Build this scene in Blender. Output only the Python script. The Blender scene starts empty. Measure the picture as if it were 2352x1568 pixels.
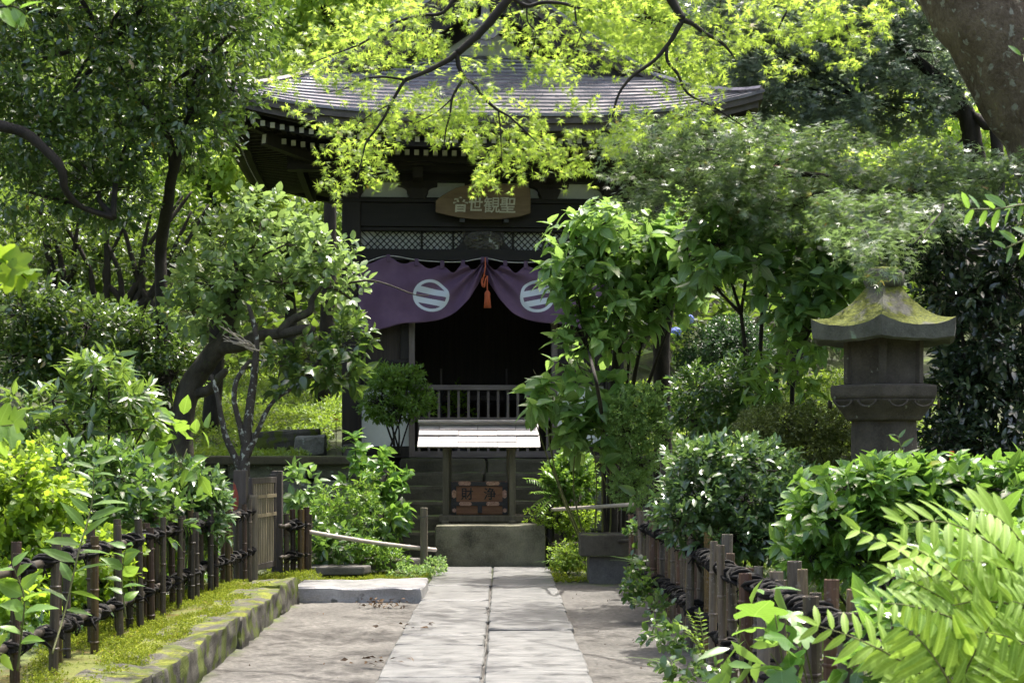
import bpy, bmesh, math, random
import numpy as np
from mathutils import Vector, Matrix, noise
R = math.radians
scene = bpy.context.scene
col = scene.collection

# ------------------------------------------------------------------ camera, sky, sun, exposure
F, H, CX, CY = 3600.0, 1.38, 1154.0, 1034.0          # focal length in photo pixels (2352 wide), eye height, vanishing point
cd = bpy.data.cameras.new('camera'); cam = bpy.data.objects.new('camera', cd); col.objects.link(cam)
cam.location = (0, 0, H); cam.rotation_euler = (R(90), 0, 0)
cd.sensor_width = 36; cd.lens = F / 2352 * 36
cd.shift_x = (1176 - CX) / 2352; cd.shift_y = (CY - 784) / 2352
cd.clip_start = 0.1; cd.clip_end = 500
cd.dof.use_dof = True; cd.dof.focus_distance = 13.0; cd.dof.aperture_fstop = 8
scene.camera = cam
SUN = Vector((0.20, 0.26, 0.945)).normalized()
w = bpy.data.worlds.new('World'); scene.world = w; w.use_nodes = True
nt = w.node_tree; bg = nt.nodes['Background']
sky = nt.nodes.new('ShaderNodeTexSky'); sky.sky_type = 'NISHITA'; sky.sun_disc = False
sky.dust_density = 7; sky.ozone_density = .6; sky.sun_elevation = math.asin(SUN.z); sky.sun_rotation = math.atan2(SUN.x, SUN.y)
nt.links.new(sky.outputs[0], bg.inputs[0]); bg.inputs[1].default_value = 0.15
sl = bpy.data.lights.new('sun', 'SUN'); sl.energy = 2.8; sl.angle = R(0.53); sl.color = (1, 0.965, 0.9)
so = bpy.data.objects.new('sun', sl); col.objects.link(so); so.rotation_euler = SUN.to_track_quat('Z', 'Y').to_euler()
scene.view_settings.view_transform = 'Standard'; scene.view_settings.look = 'None'
scene.view_settings.gamma = 1; scene.view_settings.exposure = 1.7
cy = scene.cycles
cy.use_denoising = True; cy.max_bounces = 7; cy.diffuse_bounces = 4; cy.glossy_bounces = 2
cy.transmission_bounces = 4; cy.transparent_max_bounces = 4; cy.sample_clamp_indirect = 6
cy.use_adaptive_sampling = True; cy.adaptive_threshold = 0.02

def at(px, py, Y):
    return Vector(((px - CX) * Y / F, Y, H - (py - CY) * Y / F))
rng = np.random.default_rng(7)
random.seed(7)

# ------------------------------------------------------------------ materials
def new_mat(name):
    m = bpy.data.materials.new(name); m.use_nodes = True
    n = m.node_tree.nodes; return m, n, m.node_tree.links, n['Principled BSDF']
def ramp(n, stops):
    r = n.new('ShaderNodeValToRGB'); e = r.color_ramp.elements
    e[0].position, e[0].color = stops[0][0], (*stops[0][1], 1)
    e[1].position, e[1].color = stops[-1][0], (*stops[-1][1], 1)
    for p, c in stops[1:-1]:
        x = e.new(p); x.color = (*c, 1)
    return r
def mixc(n, l, fac, a, b, mode='MIX'):
    m = n.new('ShaderNodeMix'); m.data_type = 'RGBA'; m.blend_type = mode
    for s, v in ((m.inputs[0], fac), (m.inputs[6], a), (m.inputs[7], b)):
        if hasattr(v, 'is_linked'): l.new(v, s)
        elif isinstance(v, (int, float)): s.default_value = v
        else: s.default_value = (*v, 1)
    return m.outputs[2]
def math_n(n, l, op, a, b=None, clamp=False):
    m = n.new('ShaderNodeMath'); m.operation = op; m.use_clamp = clamp
    for i, v in enumerate((a, b)):
        if v is None: continue
        if hasattr(v, 'is_linked'): l.new(v, m.inputs[i])
        else: m.inputs[i].default_value = v
    return m.outputs[0]
def noise_n(n, l, vec, scale, detail=5, rough=.55, sc3=None):
    t = n.new('ShaderNodeTexNoise'); t.inputs['Scale'].default_value = scale; t.inputs['Detail'].default_value = detail
    t.inputs['Roughness'].default_value = rough
    if sc3:
        mp = n.new('ShaderNodeMapping'); mp.inputs['Scale'].default_value = sc3; l.new(vec, mp.inputs[0]); vec = mp.outputs[0]
    l.new(vec, t.inputs['Vector']); return t.outputs['Fac']
def bump_n(n, l, h, strength, dist, bsdf):
    b = n.new('ShaderNodeBump'); b.inputs['Strength'].default_value = strength; b.inputs['Distance'].default_value = dist
    l.new(h, b.inputs['Height']); l.new(b.outputs[0], bsdf.inputs['Normal']); return b
def wpos(n):
    return n.new('ShaderNodeNewGeometry').outputs['Position']

def surf(name, c0, c1, rough=.8, scale=6, sc3=None, bump=.3, dist=.01, spots=None, moss=None, objvar=0, fine=60, spec=.35):
    """mottled natural surface: two tones, optional spots, optional moss on upward faces, optional per object variation"""
    m, n, l, b = new_mat(name)
    p = wpos(n)
    f1 = noise_n(n, l, p, scale, 6, .6, sc3)
    f2 = noise_n(n, l, p, fine, 4, .6, sc3)
    fm = math_n(n, l, 'MULTIPLY_ADD', f2, .45); n[-1].inputs[2].default_value = 0
    l.new(f1, n[-1].inputs[2])
    r = ramp(n, [(.42, c0), (.95, c1)]); l.new(fm, r.inputs[0]); c = r.outputs[0]
    if spots:
        sc, thr, scol = spots
        f3 = noise_n(n, l, p, sc, 3, .5)
        rr = ramp(n, [(thr, (0, 0, 0)), (thr + .06, (1, 1, 1))]); l.new(f3, rr.inputs[0])
        c = mixc(n, l, rr.outputs[0], c, scol)
    if moss:
        thr, mc0, mc1 = moss
        g = n.new('ShaderNodeNewGeometry'); s = n.new('ShaderNodeSeparateXYZ'); l.new(g.outputs['Normal'], s.inputs[0])
        f4 = noise_n(n, l, p, 5, 5, .6); f5 = noise_n(n, l, p, 45, 3, .6)
        a = math_n(n, l, 'MULTIPLY_ADD', s.outputs[2], .35); n[-1].inputs[2].default_value = 0; l.new(f4, n[-1].inputs[2])
        rr = ramp(n, [(thr, (0, 0, 0)), (thr + .1, (1, 1, 1))]); l.new(a, rr.inputs[0])
        mr = ramp(n, [(.3, mc0), (.7, mc1)]); l.new(f5, mr.inputs[0])
        c = mixc(n, l, rr.outputs[0], c, mr.outputs[0])
    if objvar:
        oi = n.new('ShaderNodeObjectInfo')
        hs = n.new('ShaderNodeHueSaturation'); l.new(c, hs.inputs['Color'])
        v = math_n(n, l, 'MULTIPLY_ADD', oi.outputs['Random'], objvar * 2); n[-1].inputs[2].default_value = 1 - objvar
        l.new(v, hs.inputs['Value']); c = hs.outputs[0]
    l.new(c, b.inputs['Base Color']); b.inputs['Roughness'].default_value = rough
    b.inputs['Specular IOR Level'].default_value = spec
    bump_n(n, l, fm, bump, dist, b)
    return m

def leafmat(name, c0, c1, tr, rough=.38, tw=.4, odd=None, spec=.5, vein=False):
    m, n, l, b = new_mat(name)
    a = n.new('ShaderNodeAttribute'); a.attribute_name = 'var'
    stops = [(0, c0), (.93, c1)]
    if odd: stops += [(.985, c1), (1, odd)]
    r = ramp(n, stops); l.new(a.outputs['Fac'], r.inputs[0])
    p = wpos(n); f = noise_n(n, l, p, 1.3, 2, .5)
    hs = n.new('ShaderNodeHueSaturation'); l.new(r.outputs[0], hs.inputs['Color'])
    v = math_n(n, l, 'MULTIPLY_ADD', f, 1.0); n[-1].inputs[2].default_value = .5; l.new(v, hs.inputs['Value'])
    cc = hs.outputs[0]
    if vein:                                            # pale midrib, side veins, a few brown blemishes
        u = n.new('ShaderNodeAttribute'); u.attribute_name = 'luv'; sx = n.new('ShaderNodeSeparateXYZ'); l.new(u.outputs['Vector'], sx.inputs[0])
        ax = math_n(n, l, 'ABSOLUTE', sx.outputs[0])
        mr = ramp(n, [(.008, (1, 1, 1)), (.03, (0, 0, 0))]); l.new(ax, mr.inputs[0])
        q = math_n(n, l, 'MULTIPLY_ADD', ax, -34.0); l.new(math_n(n, l, 'MULTIPLY', sx.outputs[1], 48.0), q.node.inputs[2])
        sv = ramp(n, [(.86, (0, 0, 0)), (1, (.45, .45, .45))]); l.new(math_n(n, l, 'SINE', q), sv.inputs[0])
        vm = math_n(n, l, 'MULTIPLY', math_n(n, l, 'MAXIMUM', mr.outputs[0], sv.outputs[0]), .55)
        cc = mixc(n, l, vm, cc, tuple(min(1, c * 1.5 + .05) for c in c1))
        bl = noise_n(n, l, p, 26, 3, .6); br = ramp(n, [(.7, (0, 0, 0)), (.76, (.8, .8, .8))]); l.new(bl, br.inputs[0]); cc = mixc(n, l, br.outputs[0], cc, (.13, .085, .02))
        bump_n(n, l, vm, -.35, .004, b)
    l.new(cc, b.inputs['Base Color']); b.inputs['Roughness'].default_value = rough
    b.inputs['Specular IOR Level'].default_value = spec
    t = n.new('ShaderNodeBsdfTranslucent')
    tc = mixc(n, l, .35, tr, cc); l.new(tc, t.inputs[0])
    mx = n.new('ShaderNodeMixShader'); mx.inputs[0].default_value = tw
    l.new(b.outputs[0], mx.inputs[1]); l.new(t.outputs[0], mx.inputs[2])
    l.new(mx.outputs[0], n['Material Output'].inputs[0])
    return m

M = {}
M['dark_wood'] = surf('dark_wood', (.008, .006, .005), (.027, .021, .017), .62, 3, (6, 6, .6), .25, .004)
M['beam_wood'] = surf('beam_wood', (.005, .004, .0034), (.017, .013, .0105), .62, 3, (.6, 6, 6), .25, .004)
M['grey_wood'] = surf('grey_wood', (.07, .056, .05), (.17, .14, .125), .7, 4, (5, 5, .8), .3, .003, objvar=.15)
M['grey_wood_h'] = surf('grey_wood_h', (.07, .056, .05), (.16, .135, .12), .7, 4, (.7, 5, 5), .3, .003)
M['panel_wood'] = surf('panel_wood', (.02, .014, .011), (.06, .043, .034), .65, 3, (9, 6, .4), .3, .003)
M['plaster'] = surf('plaster', (.62, .65, .6), (.78, .8, .76), .9, 3, None, .1, .003)
M['white_paint'] = surf('white_paint', (.4, .385, .32), (.56, .54, .46), .8, 9, None, .1, .002)
M['roof'] = None
M['stone'] = surf('stone', (.05, .05, .042), (.16, .155, .135), .9, 3, None, .5, .012, spots=(9, .62, (.2, .21, .18)), moss=(.78, (.02, .035, .008), (.06, .09, .015)))
M['step_stone'] = surf('step_stone', (.024, .021, .013), (.09, .083, .056), .9, 3, None, .6, .015, moss=(.74, (.025, .035, .008), (.07, .1, .02)))
M['wall_stone'] = surf('wall_stone', (.04, .04, .032), (.2, .2, .17), .9, 4, None, .7, .02, spots=(13, .6, (.24, .27, .24)))
M['concrete'] = surf('concrete', (.02, .019, .012), (.2, .19, .135), .88, 3.2, None, .35, .008, spots=(14, .74, (.35, .36, .34)), moss=(.95, (.03, .04, .01), (.06, .08, .02)))
M['bench_stone'] = surf('bench_stone', (.032, .027, .019), (.10, .088, .066), .9, 5, None, .35, .006, moss=(.88, (.06, .09, .01), (.16, .22, .03)))
M['lantern_stone'] = surf('lantern_stone', (.026, .021, .016), (.095, .08, .063), .9, 6, None, .8, .012, spots=(22, .68, (.2, .2, .16)), fine=70)
M['lantern_roof'] = surf('lantern_roof', (.04, .04, .034), (.13, .13, .11), .92, 7, None, .6, .015, spots=(7, .66, (.2, .25, .18)), moss=(.68, (.035, .045, .006), (.125, .14, .016)))
M['path_slab'] = surf('path_slab', (.055, .055, .053), (.2, .198, .19), .48, 4.5, (1, 2.6, 1), .8, .014, spots=(5, .68, (.12, .12, .115)), fine=70, spec=.45)
M['kerb_stone'] = surf('kerb_stone', (.022, .02, .014), (.105, .098, .08), .85, 5, (1.5, 1.5, .6), .9, .02, spots=(6, .5, (.075, .095, .014)), moss=(.84, (.07, .09, .008), (.2, .21, .02)))
M['slab_stone'] = surf('slab_stone', (.09, .088, .09), (.34, .33, .33), .34, 5, None, .6, .012, spots=(7, .66, (.05, .05, .045)), spec=.9)
M['dark_stone'] = surf('dark_stone', (.05, .047, .045), (.15, .14, .13), .8, 5, None, .5, .01)
M['post_wood'] = surf('post_wood', (.05, .043, .03), (.15, .13, .095), .8, 4, (5, 5, .7), .4, .004, objvar=.2)
M['gate_wood'] = surf('gate_wood', (.04, .032, .03), (.095, .08, .072), .7, 4, (5, 5, .7), .3, .004)
M['gate_slat'] = surf('gate_slat', (.12, .095, .06), (.3, .25, .16), .7, 4, (5, 5, .7), .3, .003)
M['bamboo_pale'] = surf('bamboo_pale', (.3, .25, .22), (.5, .44, .4), .4, 5, (1, 3, 3), .15, .002, spec=.5)
M['bamboo_tile'] = surf('bamboo_tile', (.14, .125, .12), (.4, .37, .36), .42, 4, (1.6, 9, 9), .4, .003, spec=.5)
M['rope'] = surf('rope', (.002, .0017, .0016), (.011, .0095, .0085), .85, 30, None, .8, .006)
M['rail_bamboo'] = surf('rail_bamboo', (.012, .010, .008), (.09, .075, .06), .5, 5, (4, .8, 4), .3, .003, spots=(7, .6, (.03, .025, .02)))
M['bark_dark'] = surf('bark_dark', (.007, .006, .0048), (.036, .03, .024), .9, 8, (2, 2, .7), .9, .015)
M['bark_mossy'] = surf('bark_mossy', (.018, .015, .011), (.075, .065, .048), .92, 7, (1.5, 1.5, .8), 1, .02, spots=(6, .62, (.06, .075, .025)))
M['bark_lichen'] = surf('bark_lichen', (.02, .017, .013), (.07, .06, .05), .9, 9, None, .6, .008, spots=(17, .57, (.3, .32, .28)))
M['bark_big'] = surf('bark_big', (.035, .022, .014), (.2, .155, .11), .92, 3.2, (1.2, 1.2, .7), 1, .06, spots=(11, .585, (.26, .26, .21)), fine=28)
M['twig_pale'] = surf('twig_pale', (.2, .17, .13), (.42, .38, .32), .7, 9, None, .2, .002)
M['twig_green'] = surf('twig_green', (.05, .06, .015), (.14, .15, .05), .6, 9, None, .2, .002)
M['maple_bark'] = surf('maple_bark', (.006, .005, .004), (.026, .021, .017), .8, 8, None, .6, .006)
M['orange'] = surf('orange', (.5, .1, .01), (.75, .22, .02), .6, 9, None, .1, .002)
M['tassel'] = surf('tassel', (.35, .06, .025), (.62, .16, .07), .8, 9, (30, 30, 1), .6, .004)
M['cord_white'] = surf('cord_white', (.5, .48, .44), (.7, .68, .64), .8, 30, None, .2, .002)
M['copper_dark'] = surf('copper_dark', (.012, .011, .012), (.035, .032, .034), .5, 20, None, .3, .002)
M['copper_plate'] = surf('copper_plate', (.2, .1, .065), (.42, .24, .17), .5, 30, None, .2, .002, spots=(40, .6, (.5, .32, .24)))
M['box_wood'] = surf('box_wood', (.11, .045, .022), (.24, .11, .055), .55, 4, (1, 6, 7), .2, .002)
M['ink'] = surf('ink', (.006, .006, .007), (.014, .014, .015), .6, 20)
M['plaque_wood'] = surf('plaque_wood', (.10, .066, .038), (.21, .15, .09), .75, 2.5, (1, 4, 6), .4, .006)
M['plaque_gilt'] = surf('plaque_gilt', (.4, .38, .3), (.62, .6, .5), .7, 20)
M['carving'] = surf('carving', (.03, .026, .022), (.15, .14, .125), .8, 9, None, .6, .01, spots=(8, .62, (.45, .47, .44)))
M['pendant_wood'] = surf('pendant_wood', (.12, .11, .115), (.3, .28, .29), .7, 8, None, .5, .006)
M['iron'] = surf('iron', (.02, .02, .02), (.06, .06, .06), .5, 20)
M['flower_blue'] = surf('flower_blue', (.16, .22, .6), (.3, .38, .8), .7, 30)
M['pale_glaze'] = surf('pale_glaze', (.35, .42, .45), (.6, .68, .7), .5, 18)
M['moss'] = leafmat('moss', (.06, .10, .006), (.24, .28, .02), (.3, .36, .03), .8, .3, odd=(.3, .16, .02), spec=.2)

def bamboo_mat(name, k):
    m, n, l, b = new_mat(name)
    oi = n.new('ShaderNodeObjectInfo')
    r = ramp(n, [(0, (.09, .042, .026)), (.22, (.12, .065, .042)), (.4, (.17, .135, .10)), (.62, (.06, .045, .033)), (.8, (.17, .15, .13)), (.93, (.2, .12, .03)), (1, (.12, .09, .035))])
    l.new(oi.outputs['Random'], r.inputs[0])
    p = wpos(n); f = noise_n(n, l, p, 4, 6, .65, (6, 6, .9)); f2 = noise_n(n, l, p, 45, 3, .6)
    rr = ramp(n, [(.3, (.3 * k, .28 * k, .27 * k)), (.7, (1.25 * k, 1.2 * k, 1.15 * k))]); l.new(f, rr.inputs[0])
    c = mixc(n, l, 1, r.outputs[0], rr.outputs[0], 'MULTIPLY')
    sp = ramp(n, [(.6, (0, 0, 0)), (.66, (1, 1, 1))]); l.new(f2, sp.inputs[0])
    s = math_n(n, l, 'MULTIPLY', sp.outputs[0], .45 * k)
    c = mixc(n, l, s, c, (.24, .22, .2))
    l.new(c, b.inputs['Base Color']); b.inputs['Roughness'].default_value = .5
    bump_n(n, l, f, .25, .004, b); return m
M['bamboo'] = bamboo_mat('bamboo_stake', 1.0); M['bamboo_dark'] = bamboo_mat('dark_bamboo_stake', .42)

def roof_mat():
    m, n, l, b = new_mat('roof_shingle')
    tc = n.new('ShaderNodeTexCoord'); p = tc.outputs['Object']
    f = noise_n(n, l, p, 5, 6, .6, (.8, 3, 3)); f2 = noise_n(n, l, p, 2.2, 4, .6)
    r = ramp(n, [(.35, (.1, .095, .106)), (.7, (.25, .228, .245))]); l.new(f, r.inputs[0])
    l.new(r.outputs[0], b.inputs['Base Color'])
    rr = ramp(n, [(.35, (.2,) * 3), (.65, (.38,) * 3)]); l.new(f2, rr.inputs[0]); l.new(rr.outputs[0], b.inputs['Roughness'])
    b.inputs['Specular IOR Level'].default_value = .8; b.inputs['Metallic'].default_value = .55
    bk = n.new('ShaderNodeTexBrick'); bk.inputs['Scale'].default_value = 1; bk.inputs['Brick Width'].default_value = .42
    bk.inputs['Row Height'].default_value = .1; bk.inputs['Mortar Size'].default_value = .0009
    l.new(p, bk.inputs[0])
    h = math_n(n, l, 'MULTIPLY_ADD', bk.outputs['Fac'], -.6); l.new(f, n[-1].inputs[2])
    bump_n(n, l, h, .25, .006, b); return m
M['roof'] = roof_mat()

def ground_mat():
    m, n, l, b = new_mat('ground')
    p = wpos(n); s = n.new('ShaderNodeSeparateXYZ'); l.new(p, s.inputs[0])
    f1 = noise_n(n, l, p, 1.1, 6, .62); f2 = noise_n(n, l, p, 22, 6, .65); f3 = noise_n(n, l, p, 3.5, 5, .6)
    dirt = ramp(n, [(.3, (.052, .049, .044)), (.52, (.108, .103, .093)), (.75, (.17, .165, .152))]); l.new(f2, dirt.inputs[0])
    d2 = ramp(n, [(.35, (.6, .58, .56)), (.65, (1.08, 1.06, 1.04))]); l.new(f1, d2.inputs[0])
    dc = mixc(n, l, 1, dirt.outputs[0], d2.outputs[0], 'MULTIPLY')
    soil = ramp(n, [(.35, (.02, .022, .01)), (.55, (.045, .06, .014)), (.75, (.11, .15, .02))]); l.new(f3, soil.inputs[0])
    # trodden dirt beside the path, moss and leaf litter elsewhere
    x = math_n(n, l, 'ADD', s.outputs[0], .2); x = math_n(n, l, 'ABSOLUTE', x)
    x = math_n(n, l, 'MULTIPLY_ADD', f3, .5); l.new(n[-2].outputs[0], n[-1].inputs[2])
    mx = ramp(n, [(.0, (0, 0, 0)), (1, (1, 1, 1))])
    a = math_n(n, l, 'MULTIPLY_ADD', x, 6.0); n[-1].inputs[2].default_value = -11.0; 
    yb = math_n(n, l, 'MULTIPLY_ADD', s.outputs[1], 2.0); n[-1].inputs[2].default_value = -33.6
    yb = math_n(n, l, 'MULTIPLY_ADD', f3, 3.0); l.new(n[-2].outputs[0], n[-1].inputs[2])
    mm = math_n(n, l, 'MAXIMUM', a, yb, True)
    c = mixc(n, l, mm, dc, soil.outputs[0])
    mo = ramp(n, [(.38, (.13, .065, .012)), (.47, (.085, .085, .01)), (.7, (.10, .125, .014))]); l.new(f3, mo.inputs[0])
    xm = math_n(n, l, 'ABSOLUTE', math_n(n, l, 'ADD', s.outputs[0], 2.3)); xm = math_n(n, l, 'MULTIPLY_ADD', xm, -6.0); n[-1].inputs[2].default_value = 2.4
    xm = math_n(n, l, 'MULTIPLY_ADD', f1, 1.6); l.new(n[-2].outputs[0], n[-1].inputs[2]); xm = math_n(n, l, 'SUBTRACT', xm, .5, True)
    ym = math_n(n, l, 'LESS_THAN', s.outputs[1], 15.4); xm = math_n(n, l, 'MULTIPLY', xm, ym)
    c = mixc(n, l, xm, c, mo.outputs[0])
    l.new(c, b.inputs['Base Color']); b.inputs['Roughness'].default_value = .9
    bump_n(n, l, f2, .5, .02, b); return m
M['ground'] = ground_mat()

def cloth_mat(name, x0, z0, tilt):
    """purple cloth with the dyed crest: a white ring holding two bars, as a pattern in the weave"""
    m, n, l, b = new_mat(name)
    tc = n.new('ShaderNodeTexCoord'); s = n.new('ShaderNodeSeparateXYZ'); l.new(tc.outputs['Object'], s.inputs[0])
    u = math_n(n, l, 'SUBTRACT', s.outputs[0], x0); u = math_n(n, l, 'ADD', u, math_n(n, l, 'MULTIPLY', math_n(n, l, 'ADD', s.outputs[1], .06), .22)); v = math_n(n, l, 'SUBTRACT', s.outputs[2], z0)
    ca, sa = math.cos(tilt), math.sin(tilt)
    a = math_n(n, l, 'MULTIPLY', u, ca); bb = math_n(n, l, 'MULTIPLY', v, sa); uu = math_n(n, l, 'ADD', a, bb)
    a = math_n(n, l, 'MULTIPLY', u, -sa); bb = math_n(n, l, 'MULTIPLY', v, ca); vv = math_n(n, l, 'ADD', a, bb)
    uu = math_n(n, l, 'DIVIDE', uu, .25); vv = math_n(n, l, 'DIVIDE', vv, .222)
    r = math_n(n, l, 'SQRT', math_n(n, l, 'ADD', math_n(n, l, 'MULTIPLY', uu, uu), math_n(n, l, 'MULTIPLY', vv, vv)))
    inside = math_n(n, l, 'LESS_THAN', r, 1.0)
    ring = math_n(n, l, 'GREATER_THAN', r, .82)
    def band(c, hw):
        d = math_n(n, l, 'ABSOLUTE', math_n(n, l, 'SUBTRACT', vv, c)); return math_n(n, l, 'LESS_THAN', d, hw)
    k = math_n(n, l, 'MAXIMUM', math_n(n, l, 'MAXIMUM', band(.27, .19), band(-.37, .18)), ring)
    k = math_n(n, l, 'MULTIPLY', k, inside)
    f = noise_n(n, l, tc.outputs['Object'], 3, 4); rp = ramp(n, [(.3, (.11, .064, .115)), (.7, (.17, .105, .172))]); l.new(f, rp.inputs[0])
    c = mixc(n, l, k, rp.outputs[0], (.62, .66, .72))
    l.new(c, b.inputs['Base Color']); b.inputs['Roughness'].default_value = .9; b.inputs['Specular IOR Level'].default_value = .2
    fw = noise_n(n, l, tc.outputs['Object'], 400, 1); bump_n(n, l, fw, .1, .001, b)
    return m

# leaves (maple and wood tones put sun or shade into the colour; per leaf variation is in the attribute 'var')
LM = {
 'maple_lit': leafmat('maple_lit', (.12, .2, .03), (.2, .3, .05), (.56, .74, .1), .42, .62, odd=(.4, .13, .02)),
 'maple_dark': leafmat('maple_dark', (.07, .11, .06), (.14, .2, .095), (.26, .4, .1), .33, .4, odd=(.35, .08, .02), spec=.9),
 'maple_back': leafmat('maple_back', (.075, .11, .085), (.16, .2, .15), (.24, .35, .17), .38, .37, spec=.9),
 'evergreen': leafmat('evergreen', (.028, .06, .022), (.08, .14, .036), (.23, .37, .045), .2, .34, odd=(.3, .2, .02), spec=1.0),
 'evergreen_dim': leafmat('evergreen_dim', (.03, .06, .016), (.08, .14, .025), (.24, .36, .035), .36, .4, spec=.8),
 'camellia': leafmat('camellia', (.016, .03, .018), (.04, .066, .032), (.08, .15, .035), .2, .18, spec=1.0),
 'plum': leafmat('plum', (.085, .15, .055), (.22, .32, .11), (.36, .52, .12), .24, .4, spec=1.0),
 'rhodo': leafmat('rhodo', (.03, .075, .02), (.10, .18, .04), (.3, .45, .05), .22, .36, spec=1.0, vein=True),
 'lime': leafmat('lime', (.085, .17, .018), (.2, .31, .03), (.44, .62, .045), .45, .55),
 'hedge': leafmat('hedge', (.03, .072, .024), (.08, .155, .04), (.22, .38, .05), .2, .36, spec=1.0),
 'hydrangea': leafmat('hydrangea', (.085, .18, .045), (.18, .31, .085), (.38, .58, .11), .36, .42, spec=.8, vein=True),
 'shade_big': leafmat('shade_big', (.065, .14, .045), (.14, .25, .07), (.3, .5, .08), .32, .38, spec=.9, vein=True),
 'topiary': leafmat('topiary', (.1, .2, .055), (.23, .36, .11), (.4, .58, .12), .5, .45),
 'boxhedge': leafmat('boxhedge', (.06, .08, .02), (.15, .18, .045), (.24, .32, .05), .42, .3),
 'darkhedge': leafmat('darkhedge', (.012, .035, .015), (.035, .08, .03), (.08, .18, .04), .4, .3),
 'sasanqua': leafmat('sasanqua', (.04, .085, .036), (.09, .165, .06), (.22, .37, .07), .2, .3, spec=1.0),
 'laurel': leafmat('laurel', (.045, .12, .024), (.125, .25, .045), (.3, .52, .06), .25, .4, odd=(.3, .32, .03), spec=.9, vein=True),
 'pinnate': leafmat('pinnate', (.12, .23, .03), (.27, .41, .06), (.44, .64, .08), .5, .5, odd=(.4, .33, .06), spec=.3, vein=True),
 'fresh': leafmat('fresh', (.055, .135, .022), (.13, .24, .036), (.32, .5, .055), .34, .46, vein=True),
 'cover': leafmat('cover', (.08, .15, .02), (.2, .3, .04), (.36, .5, .05), .5, .45),
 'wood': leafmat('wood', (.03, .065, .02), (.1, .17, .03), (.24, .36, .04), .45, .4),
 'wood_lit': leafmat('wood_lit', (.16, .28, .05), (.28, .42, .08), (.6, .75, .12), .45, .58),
 'sasa': leafmat('sasa', (.05, .13, .03), (.12, .22, .05), (.26, .42, .06), .3, .35),
 'litter': leafmat('litter', (.035, .022, .015), (.12, .075, .04), (.1, .06, .03), .8, .1, spec=.2),
}

# ------------------------------------------------------------------ object helpers
def link(o, parent=None):
    col.objects.link(o)
    if parent is not None: o.parent = parent
    return o
def tag(o, label=None, cat=None, group=None, kind=None):
    if label: o['label'] = label
    if cat: o['category'] = cat
    if group: o['group'] = group
    if kind: o['kind'] = kind
    return o
def thing(name, label, cat, loc=(0, 0, 0), rz=0, group=None):
    o = bpy.data.objects.new(name, None); o.empty_display_size = .1
    o.location = loc; o.rotation_euler = (0, 0, rz); link(o); return tag(o, label, cat, group)
def mesh_np(name, V, T, mats, parent=None, var=None, smooth=False, off=(0, 0, 0), tpl=None):
    V = np.asarray(V, np.float32) - np.asarray(off, np.float32); T = np.asarray(T, np.int32)
    me = bpy.data.meshes.new(name); me.vertices.add(len(V)); me.vertices.foreach_set('co', V.ravel())
    k = T.shape[1]
    me.loops.add(T.size); me.loops.foreach_set('vertex_index', T.ravel())
    me.polygons.add(len(T)); me.polygons.foreach_set('loop_start', np.arange(0, T.size, k, dtype=np.int32))
    me.polygons.foreach_set('loop_total', np.full(len(T), k, np.int32))
    if smooth: me.polygons.foreach_set('use_smooth', np.ones(len(T), bool))
    if var is not None:
        a = me.attributes.new('var', 'FLOAT', 'POINT'); a.data.foreach_set('value', np.asarray(var, np.float32))
    if tpl is not None:
        q = np.zeros((len(tpl[0]), 3), np.float32); q[:, :2] = tpl[0][:, :2]; a = me.attributes.new('luv', 'FLOAT_VECTOR', 'POINT'); a.data.foreach_set('vector', np.tile(q, (len(V) // len(q), 1)).ravel())
    me.update(calc_edges=True)
    for m in (mats if isinstance(mats, (list, tuple)) else [mats]): me.materials.append(m)
    o = bpy.data.objects.new(name, me); return link(o, parent)

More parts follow.
